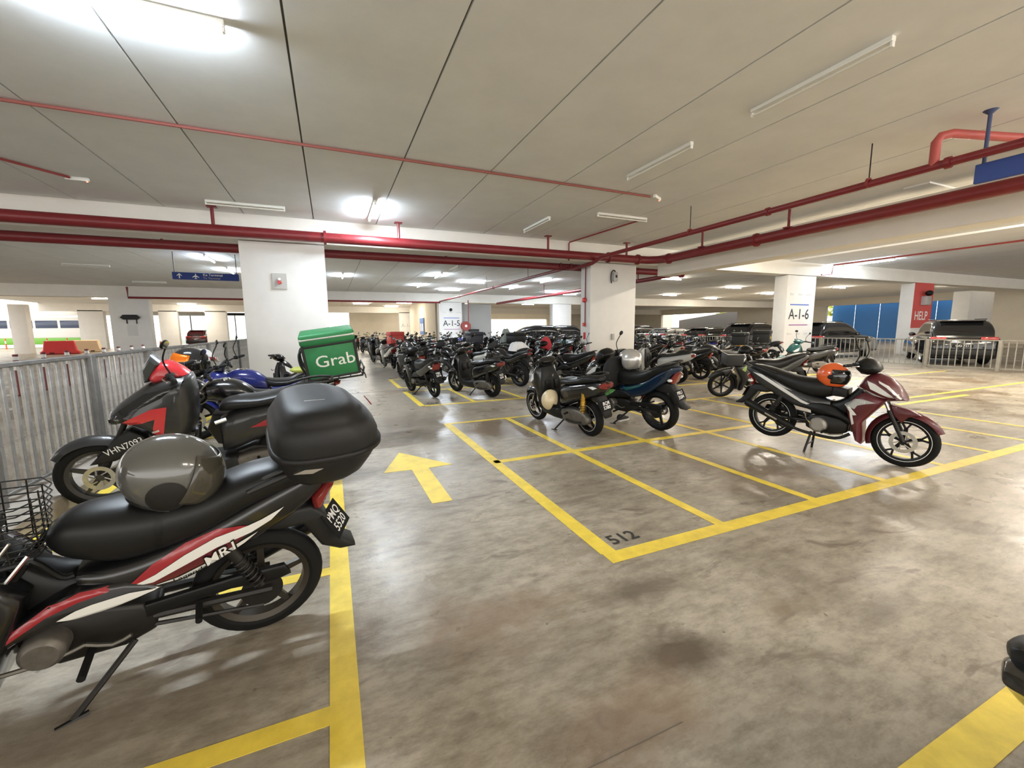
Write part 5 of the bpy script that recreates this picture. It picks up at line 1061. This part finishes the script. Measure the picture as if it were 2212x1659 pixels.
for (yr, x0, x1, grp) in ((14.6, 2.3, 17, 'fourth row'), (16.9, 2.2, 17.5, 'fifth row'), (19.4, 2.1, 18.5, 'sixth row'), (21.9, 2.1, 18.5, 'seventh row'), (24.6, 2.3, 9.2, 'eighth row'), (28.4, 2.3, 9.0, 'ninth row'), (35.5, 2.0, 7.4, 'tenth row')):
    x = x0; j_ = 0
    while x < x1:
        if not (yr < 15 and 9.2 < x < 9.4):
            kind = rnd.choice('uuussn'); col = rnd.choice(['black'] * 9 + ['charcoal', 'grey', 'blue', 'white', 'red', 'silver', 'teal'])
            y = yr + rnd.uniform(-.25, .25); hd = rnd.choice((95, 100, 105, 110, 88, 98)) + rnd.uniform(-4, 4)
            txt = '%s %s in the %s of the ranks, %s from the left' % (col, KIND[kind], grp, ORD[j_]); j_ += 1
            if yr < 18: clone(SRC[kind], (x, y, 0), hd, rnd.uniform(5, 9), txt, CN[col], 'motorcycles in the %s of the ranks' % grp)
            else: far(kind, col, (x, y, 0), hd, rnd.uniform(5, 9), txt, 'motorcycles in the %s of the ranks' % grp)
            n_ += 1
        x += rnd.uniform(.95, 1.2) if yr < 22 else rnd.uniform(1.15, 1.6)
# boxes, covers and bags among them
def small_box(name, loc, size, rz, m, label, cat, txt=None, tm=None):
    t = empty(name, loc, rz, label, cat); a, b_, c = size
    obj('body', bevel(box(-a / 2, a / 2, -b_ / 2, b_ / 2, 0, c * .72), .025, 2), m, t); obj('lid', bevel(box(-a / 2 - .012, a / 2 + .012, -b_ / 2 - .012, b_ / 2 + .012, c * .70, c), .03, 2), m, t)
    if txt: obj('lettering', place(text(txt, .12, .01), (0, -b_ / 2 - .004, c * .38), (1, 0, 0), (0, 0, 1)), tm or WHITE, t)
    return t
small_box('delivery_box', (2.35, 17.1, .93), (.55, .5, .5), .2, mat('box_red', (.62, .06, .05), .5), 'red delivery box with white marks on a motorcycle at the left of the ranks', 'box', 'food')
small_box('top_case', (6.3, 14.3, .95), (.5, .5, .42), .3, BLKM, 'black top case standing out below the A-1-5 lettering', 'box'); small_box('top_case', (4.9, 14.9, .95), (.5, .5, .45), .1, mat('navy_plastic', (.012, .014, .03), .5), 'navy top case left of the black one below the A-1-5 lettering', 'box')
small_box('top_case', (13.62, 9.9, .95), (.62, .5, .42), .5, BLKM, 'black delivery case with yellow lettering left of the A-1-6 column', 'box', 'FOOD', mat('yellow_print', (.75, .7, .05), .5)); small_box('top_case', (10.93, 8.62, .97), (.45, .42, .36), .6, BLKM, 'rounded black top case right of the centre column', 'box')
def cloth(loc, size, m, label, cat, name, seed, rz=0.0):
    r_ = random.Random(seed); n, q = 12, 9; V, F = [], []
    for i in range(q + 1):
        t_ = i / q
        for j in range(n):
            a = 2 * pi * j / n; k = (0.35 + 0.75 * t_ ** .6) * (1 + .22 * sin(3 * a + seed) * t_ + .08 * r_.uniform(-1, 1)); V.append((size[0] * k * cos(a), size[1] * k * sin(a), size[2] * (1 - t_ ** 1.2) + .02 * r_.uniform(-1, 1)))
    for i in range(q):
        for j in range(n): F.append((i * n + j, (i + 1) * n + j, (i + 1) * n + (j + 1) % n, i * n + (j + 1) % n))
    F.append(tuple(reversed(range(n)))); F.append(tuple(q * n + j for j in range(n)))
    o = obj(name, (V, F), m, None, 60); o.location = loc; o.rotation_euler = (0, 0, rz); md = o.modifiers.new('s', 'SUBSURF'); md.levels = 1; md.render_levels = 1; return tag(o, label, cat)
cloth((5.25, 11.75, .84), (.42, .22, .26), mat('white_sheet', (.75, .75, .77), .5), 'white plastic sheet over a sport motorcycle seat', 'cover', 'plastic_cover', 3, .4)
o = tag(obj('jacket', pillow([(-.13, .02), (-.2, .2), (-.13, .36), (-.04, .44), (.05, .44), (.13, .36), (.2, .16), (.12, -.04), (.02, .05)], .07, .5, .02, 0), mat('red_cloth', (.42, .03, .04), .8, bump=.5, scale=16), None, 50), 'red jacket hung on a handlebar before the centre column', 'jacket'); o.location = (6.35, 12.0, .80); o.rotation_euler = (0, 0, -.5)
cloth((6.2, 15.0, .9), (.24, .22, .6), mat('grey_green_plastic', (.36, .42, .38), .5), 'grey green plastic bag over a motorcycle in the ranks', 'cover', 'plastic_cover', 8)
cloth((11.3, 8.9, .93), (.12, .12, .22), mat('amber_cloth', (.6, .32, .04), .6), 'small amber cloth on a motorcycle right of the centre column', 'cloth', 'cloth', 9)
# ================================================================ cars
def car(loc, heading, m, label, plate_txt='WXY 1', wagon=True, scale=1.0):
    t = empty('car', loc, R(heading), label, 'car'); t.scale = (scale,) * 3
    body = pillow([(-.98, .30), (-1.03, .62), (-.98, 1.0), (-.6, 1.08), (2.0, 1.06), (3.15, .98), (3.58, .82), (3.66, .5), (3.58, .26), (3.1, .24), (-.6, .24)], .94, .80, .09, 2); obj('body', body, m, t, 50)
    zt = 1.68 if wagon else 1.45
    cab = zs([(-.97, 1.08, .95, .78), (-.82, .55 * zt + .45, .95, .81), (-.55, zt - .08, .95, .80), (-.2, zt, .95, .78), (.8, zt + .01, .95, .77), (1.25, zt - .04, .95, .77), (1.7, zt - .22, .95, .78), (2.3, 1.10, .95, .76)], 5, 3, 28); obj('cabin', cab, m, t, 50)
    bv = bvh_of(cab); w = mat('car_window', (.012, .014, .015), .05, coat=.5)
    for s in (-1, 1):
        for poly in ([(-.62, 1.12), (-.40, zt - .17), (.02, zt - .12), (.02, 1.12)], [(.07, 1.12), (.07, zt - .12), (.82, zt - .11), (.86, 1.12)], [(.91, 1.12), (.87, zt - .11), (1.25, zt - .16), (1.90, 1.14)]): obj('side_window', decal(poly, bv, s, .006, .15), w, t)
        obj('tail_light', bevel(box(-1.06, -.86, s * .66 - .22, s * .66 + .22, .92, 1.05), .03, 2), mat('car_tail_light', (.45, .03, .03), .12, coat=.5), t); obj('door_mirror', ball((1.55, s * 1.0, 1.12), .09, .11, .08), m, t); obj('headlight', ball((3.45, s * .68, .78), .16, .22, .1), CLEARLENS, t)
        for x in (0, 2.72):
            o = obj('wheel', xf(tyre(.36, .24, .25, 28), Matrix.Translation((x, s * .80, .36))), RUB, t); obj('alloy', xf(rim_mesh(.25, .24, 'five', .07, 28), Matrix.Translation((x, s * .83, .36))), ALU, o)
        obj('roof_rail', tube([(-.4, s * .66, zt + .01), (.9, s * .66, zt + .02)], .018, 6), BLK, t)
    xr = lambda z: -.97 + (z - 1.08) / (zt - .08 - 1.08) * .42 - .035
    obj('rear_window', ([(xr(1.10), -.70, 1.10), (xr(1.10), .70, 1.10), (xr(zt - .14), .62, zt - .14), (xr(zt - .14), -.62, zt - .14)], [(0, 3, 2, 1)]), w, t); obj('windscreen', ([(1.42, -.62, zt - .1), (1.42, .62, zt - .1), (2.22, .70, 1.16), (2.22, -.70, 1.16)], [(0, 1, 2, 3)]), w, t)
    obj('rear_bumper', bevel(box(-1.08, -.80, -.86, .86, .34, .62), .06, 3), BLKM, t); obj('rear_spoiler', bevel(box(-.72, -.45, -.58, .58, zt - .06, zt - .02), .015, 2), m, t)
    p = obj('number_plate', bevel(box(-1.095, -1.07, -.26, .26, .66, .78), .006, 1), BLK, t); obj('lettering', place(text(plate_txt, .10, .006), (-1.097, 0, .72), (0, -1, 0), (0, 0, 1)), WHITE, p)
    return t
CBLK = mat('car_black', (.008, .008, .009), .12, coat=.8); CRED = mat('car_dark_red', (.06, .008, .012), .15, coat=.8); CSIL = mat('car_silver', (.45, .45, .44), .25, metal=.6, coat=.5); CWHT = mat('car_white', (.75, .74, .72), .2, coat=.5)
car((21.2, 12.75, 0), 2, CBLK, 'black sport utility car seen past the right side of the A-1-6 column', 'VDK 88')
car((22.1, 8.15, 0), 32, CBLK, 'black sport utility car with its tail to the railing below the HELP column', 'WD 7211')
car((22.7, 4.6, 0), 32, CRED, 'dark red car cut off by the right edge', 'BMK 5')
for (x, y, h, m, l, wg) in ((22.5, 27.5, 5, CBLK, 'black car farthest behind the ranks right of the centre column', True), (22.4, 23.8, 5, CSIL, 'silver car behind the ranks right of the centre column', False), (22.4, 20.4, 5, CBLK, 'dark saloon car behind the ranks nearest the A-1-6 column', False), (22.2, 17.2, 4, CBLK, 'black car half hidden by the A-1-6 column', True), (13.6, 25.9, 165, CBLK, 'black four wheel drive parked beyond the ranks left of the centre column', True), (17.4, 29.3, 170, CBLK, 'black car behind the far unlettered column', True)):
    car((x, y, 0), h, m, l, 'BQC 12', wg)
car((-12.9, 54.6, 0), 88, CRED, 'dark red car waiting beside the glass booth', 'NDA 3')
# ================================================================ beyond: walls, booth, outside
WALLC = mat('cream_wall', (.66, .60, .49), .75, var=.06, scale=1.0)
struct('wall_back', join(box(2.5, 15, 62, 62.4, 0, CZ), box(17.5, 22, 62, 62.4, 0, CZ), box(33, 60, 62, 62.4, 0, CZ), box(22, 33, 62, 62.4, 3.0, CZ), box(15, 17.5, 62, 62.4, 2.6, CZ)), WALLC)
struct('wall_right', join(box(48, 48.4, -8, 17.5, 0, CZ), box(48, 48.4, 17.5, 28.0, 3.55, CZ), box(48, 48.4, 28, 38.5, 0, CZ), box(48, 48.4, 38.5, 52, 3.4, CZ), box(48, 48.4, 52, 62, 0, CZ), box(48, 48.4, 20.2, 21.6, 0, CZ)), WALLC)
struct('wall_left', join(box(8.6, 9.0, 37, 50, 0, CZ), box(9.0, 11.2, 36.6, 37, 0, CZ)), WALLC)
HB = mat('hoarding_blue', (.035, .19, .52), .45, bump=.2, scale=3)
t = empty('hoarding', (49.2, 17.5, 0), 0, 'bright blue sheet hoarding outside the far right opening', 'hoarding')
for i in range(5): obj('sheet', bevel(box(0, .06, i * 2.1 + .02, i * 2.1 + 2.08, 0, 4.4), .01, 1), HB, t)
t = empty('ramp', (52, 30, 0), 0, 'grey sloping ramp parapet seen through the far right openings', 'ramp')
obj('parapet', prism([(38.5 - 30, 0), (52 - 30, 0), (52 - 30, 2.6), (38.5 - 30, 4.0)], 0, .3), mat('ramp_grey', (.13, .125, .12), .8), t); t.rotation_euler = (0, 0, pi / 2)
# trees outside right
LEAF = mat('yellow_green_leaves', (.42, .46, .06), .7, var=.4, scale=5)
for i in range(3):
    t = empty('tree', (60, 36 + 6.5 * i, 0), 0, 'sunlit yellow green tree outside, %s of three' % ('nearest', 'middle', 'farthest')[i], 'tree'); obj('trunk', tube([(0, 0, 0), (.1, 0, 1.5), (0, .1, 3.5)], [.18, .12, .08], 8), mat('bark', (.15, .10, .06), .9), t)
    rr = random.Random(i); ss = []
    for k in range(420):
        a = rr.uniform(0, 2 * pi); z = rr.uniform(-1, 1); q = rr.uniform(.5, 1) ** .5; c = Vector((2.6 * q * cos(a) * math.sqrt(1 - z * z), 3.0 * q * sin(a) * math.sqrt(1 - z * z), 4.6 + 2.2 * z * q)); d = Vector((rr.uniform(-1, 1), rr.uniform(-1, 1), rr.uniform(-1, 1))).normalized() * .35; e = d.orthogonal().normalized() * .22
        ss.append(([tuple(c - d), tuple(c + e), tuple(c + d), tuple(c - e)], [(0, 1, 2, 3)]))
    o = obj('crown', join(*ss), LEAF, t); o['kind'] = 'stuff'
# hose reel and notice board near the A-1-5 column
t = empty('hose_reel', (9.75, 31.95, 1.75), 0, 'dark red fire hose reel on a frame beside the A-1-5 column', 'hose reel'); obj('drum', lathe([(0, -.30), (.36, -.30), (.36, -.24), (.30, -.24), (.30, -.08), (.36, -.08), (.36, -.02), (0, -.02)], 24, 'y'), DRED, t); obj('frame', join(tube([(-.45, 0, -.5), (.45, 0, -.5), (.45, 0, .2)], .02, 6), tube([(.3, 0, .3), (.3, 0, 2.0)], .04, 8)), DRED, t); obj('hub', lathe([(0, -.33), (.08, -.32), (.1, -.3)], 14, 'y'), WHITE, t)
t = empty('notice_board', (8.57, 44.0, 1.9), 0, 'blue notice board with white panels left of the A-1-5 column', 'sign'); obj('board', bevel(box(-.05, .02, -2.2, -.2, -.9, .75), .01, 1), mat('board_sky', (.06, .14, .36), .5), t)
for y in (-1.7, -.8): obj('panel', box(-.06, -.05, y - .25, y + .25, -.55, .2), WHITE, t)
t = empty('wall_cabinet', (10.4, 31.9, 0), 0, 'dark cabinet standing by the hose reel', 'cabinet'); obj('body', bevel(box(-.4, .4, -.3, .1, 0, 1.5), .01, 1), BLK, t); obj('door', bevel(box(-.37, .37, -.315, -.3, .05, 1.45), .004, 1), BLKM, t)
tag(obj('grey_partition', box(9.62, 12.2, 32.62, 32.8, 0, 3.5), mat('partition_grey', (.34, .33, .31), .7)), 'grey partition wall behind the hose reel', 'partition')
# glass booth and barriers at the far left
GL = mat('booth_glass', (.45, .62, .58), .05, trans=.6, alpha=.6)
t = empty('glass_booth', (-13.5, 60.0, 0), 0, 'greenish glass booth at the far exit lanes', 'booth')
for i in range(5): obj('pane', box(-3.5 + i * 2.2, -1.4 + i * 2.2, 0, .05, .1, 3.4), GL, t); obj('mullion', box(-3.56 + i * 2.2, -3.48 + i * 2.2, -.05, .08, 0, 3.5), BLK, t)
obj('header', box(-3.6, 7.5, -.1, .3, 3.4, 3.7), STEELD, t)
for i, x in enumerate((-12.2, -6.6)):
    t = empty('display_screen', (x, 58.5, 2.9), 0, 'dark hanging screen over the exit lane, %s one' % ('left', 'right')[i], 'screen'); obj('panel', bevel(box(-.45, .45, -.06, .06, -.45, .35), .02, 1), BLK, t); obj('bracket', cyl((0, 0, .35), (0, 0, CZ - 2.9), .03, 6), STEELD, t)
def barrier(loc, rz, m, label):
    t = empty('road_barrier', loc, rz, label, 'barrier'); obj('body', pillow([(-1.0, 0), (-1.0, .18), (-.85, .30), (-.75, .95), (.75, .95), (.85, .30), (1.0, .18), (1.0, 0)], .28, .6, .06, 1), m, t)
    for x in (-.4, .4): obj('lifting_slot', box(x - .12, x + .12, -.29, .29, .07, .14), BLK, t)
barrier((-17.8, 40.4, 0), .25, mat('barrier_red', (.62, .03, .03), .5), 'red plastic road barrier beyond the left railing'); barrier((-17.5, 43.2, 0), .1, mat('barrier_cream', (.62, .48, .30), .5), 'cream plastic road barrier behind the red one')
ORG = mat('cone_orange', (.7, .12, .04), .5)
for i, (x, y) in enumerate(((-16.8, 57.6), (-13.4, 45), (-12.9, 39))):
    t = empty('traffic_cone', (x, y, 0), 0, ('orange cone in front of the far white column', 'orange cone leaning by the pale column', 'orange cone nearest the pale column base')[i], 'cone'); obj('cone', lathe([(.16, .04), (.04, .75), (0, .75)], 16), ORG, t); obj('base', bevel(box(-.2, .2, -.2, .2, 0, .04), .01, 1), BLK, t); obj('band', lathe([(.122, .3), (.09, .5)], 16), BWHITE, t)
for i in range(6):
    t = empty('warning_post', (-28.5 + 1.6 * i, 56.0 - .3 * i, 0), 0, 'orange and white warning post before the bus, %s from the left' % ORD[i], 'bollard', 'warning posts before the bus'); obj('post', lathe([(.12, 0), (.05, .05), (.05, 1.0), (0, 1.02)], 10), ORG, t); obj('band', lathe([(.052, .55), (.052, .8)], 10), BWHITE, t)
t = empty('bus', (-34.5, 60.5, 0), R(-10), 'white bus with a green skirt and dark windows outside at the left', 'bus')
obj('body', bevel(box(0, 11, 0, 2.5, .95, 3.2), .15, 3), CWHT, t); obj('skirt', bevel(box(.02, 10.98, -.01, 2.51, .35, 1.0), .05, 2), mat('bus_green', (.16, .42, .05), .4), t)
for i in range(5): obj('window', bevel(box(.5 + i * 2.1, 2.4 + i * 2.1, -.02, .1, 2.0, 2.8), .04, 2), mat('bus_window', (.05, .07, .13), .1), t)
for x in (2.2, 8.6): o = obj('wheel', xf(tyre(.48, .3, .3, 24), Matrix.Translation((x, .16, .48))), RUB, t); obj('hub', lathe([(0, -.02), (.26, 0), (.3, .05)], 18, 'y', (x, 0, .48)), ALU, o)
print('objects', len(bpy.data.objects), 'tris', sum(sum(len(p.vertices) - 2 for p in m.polygons) for m in bpy.data.meshes))
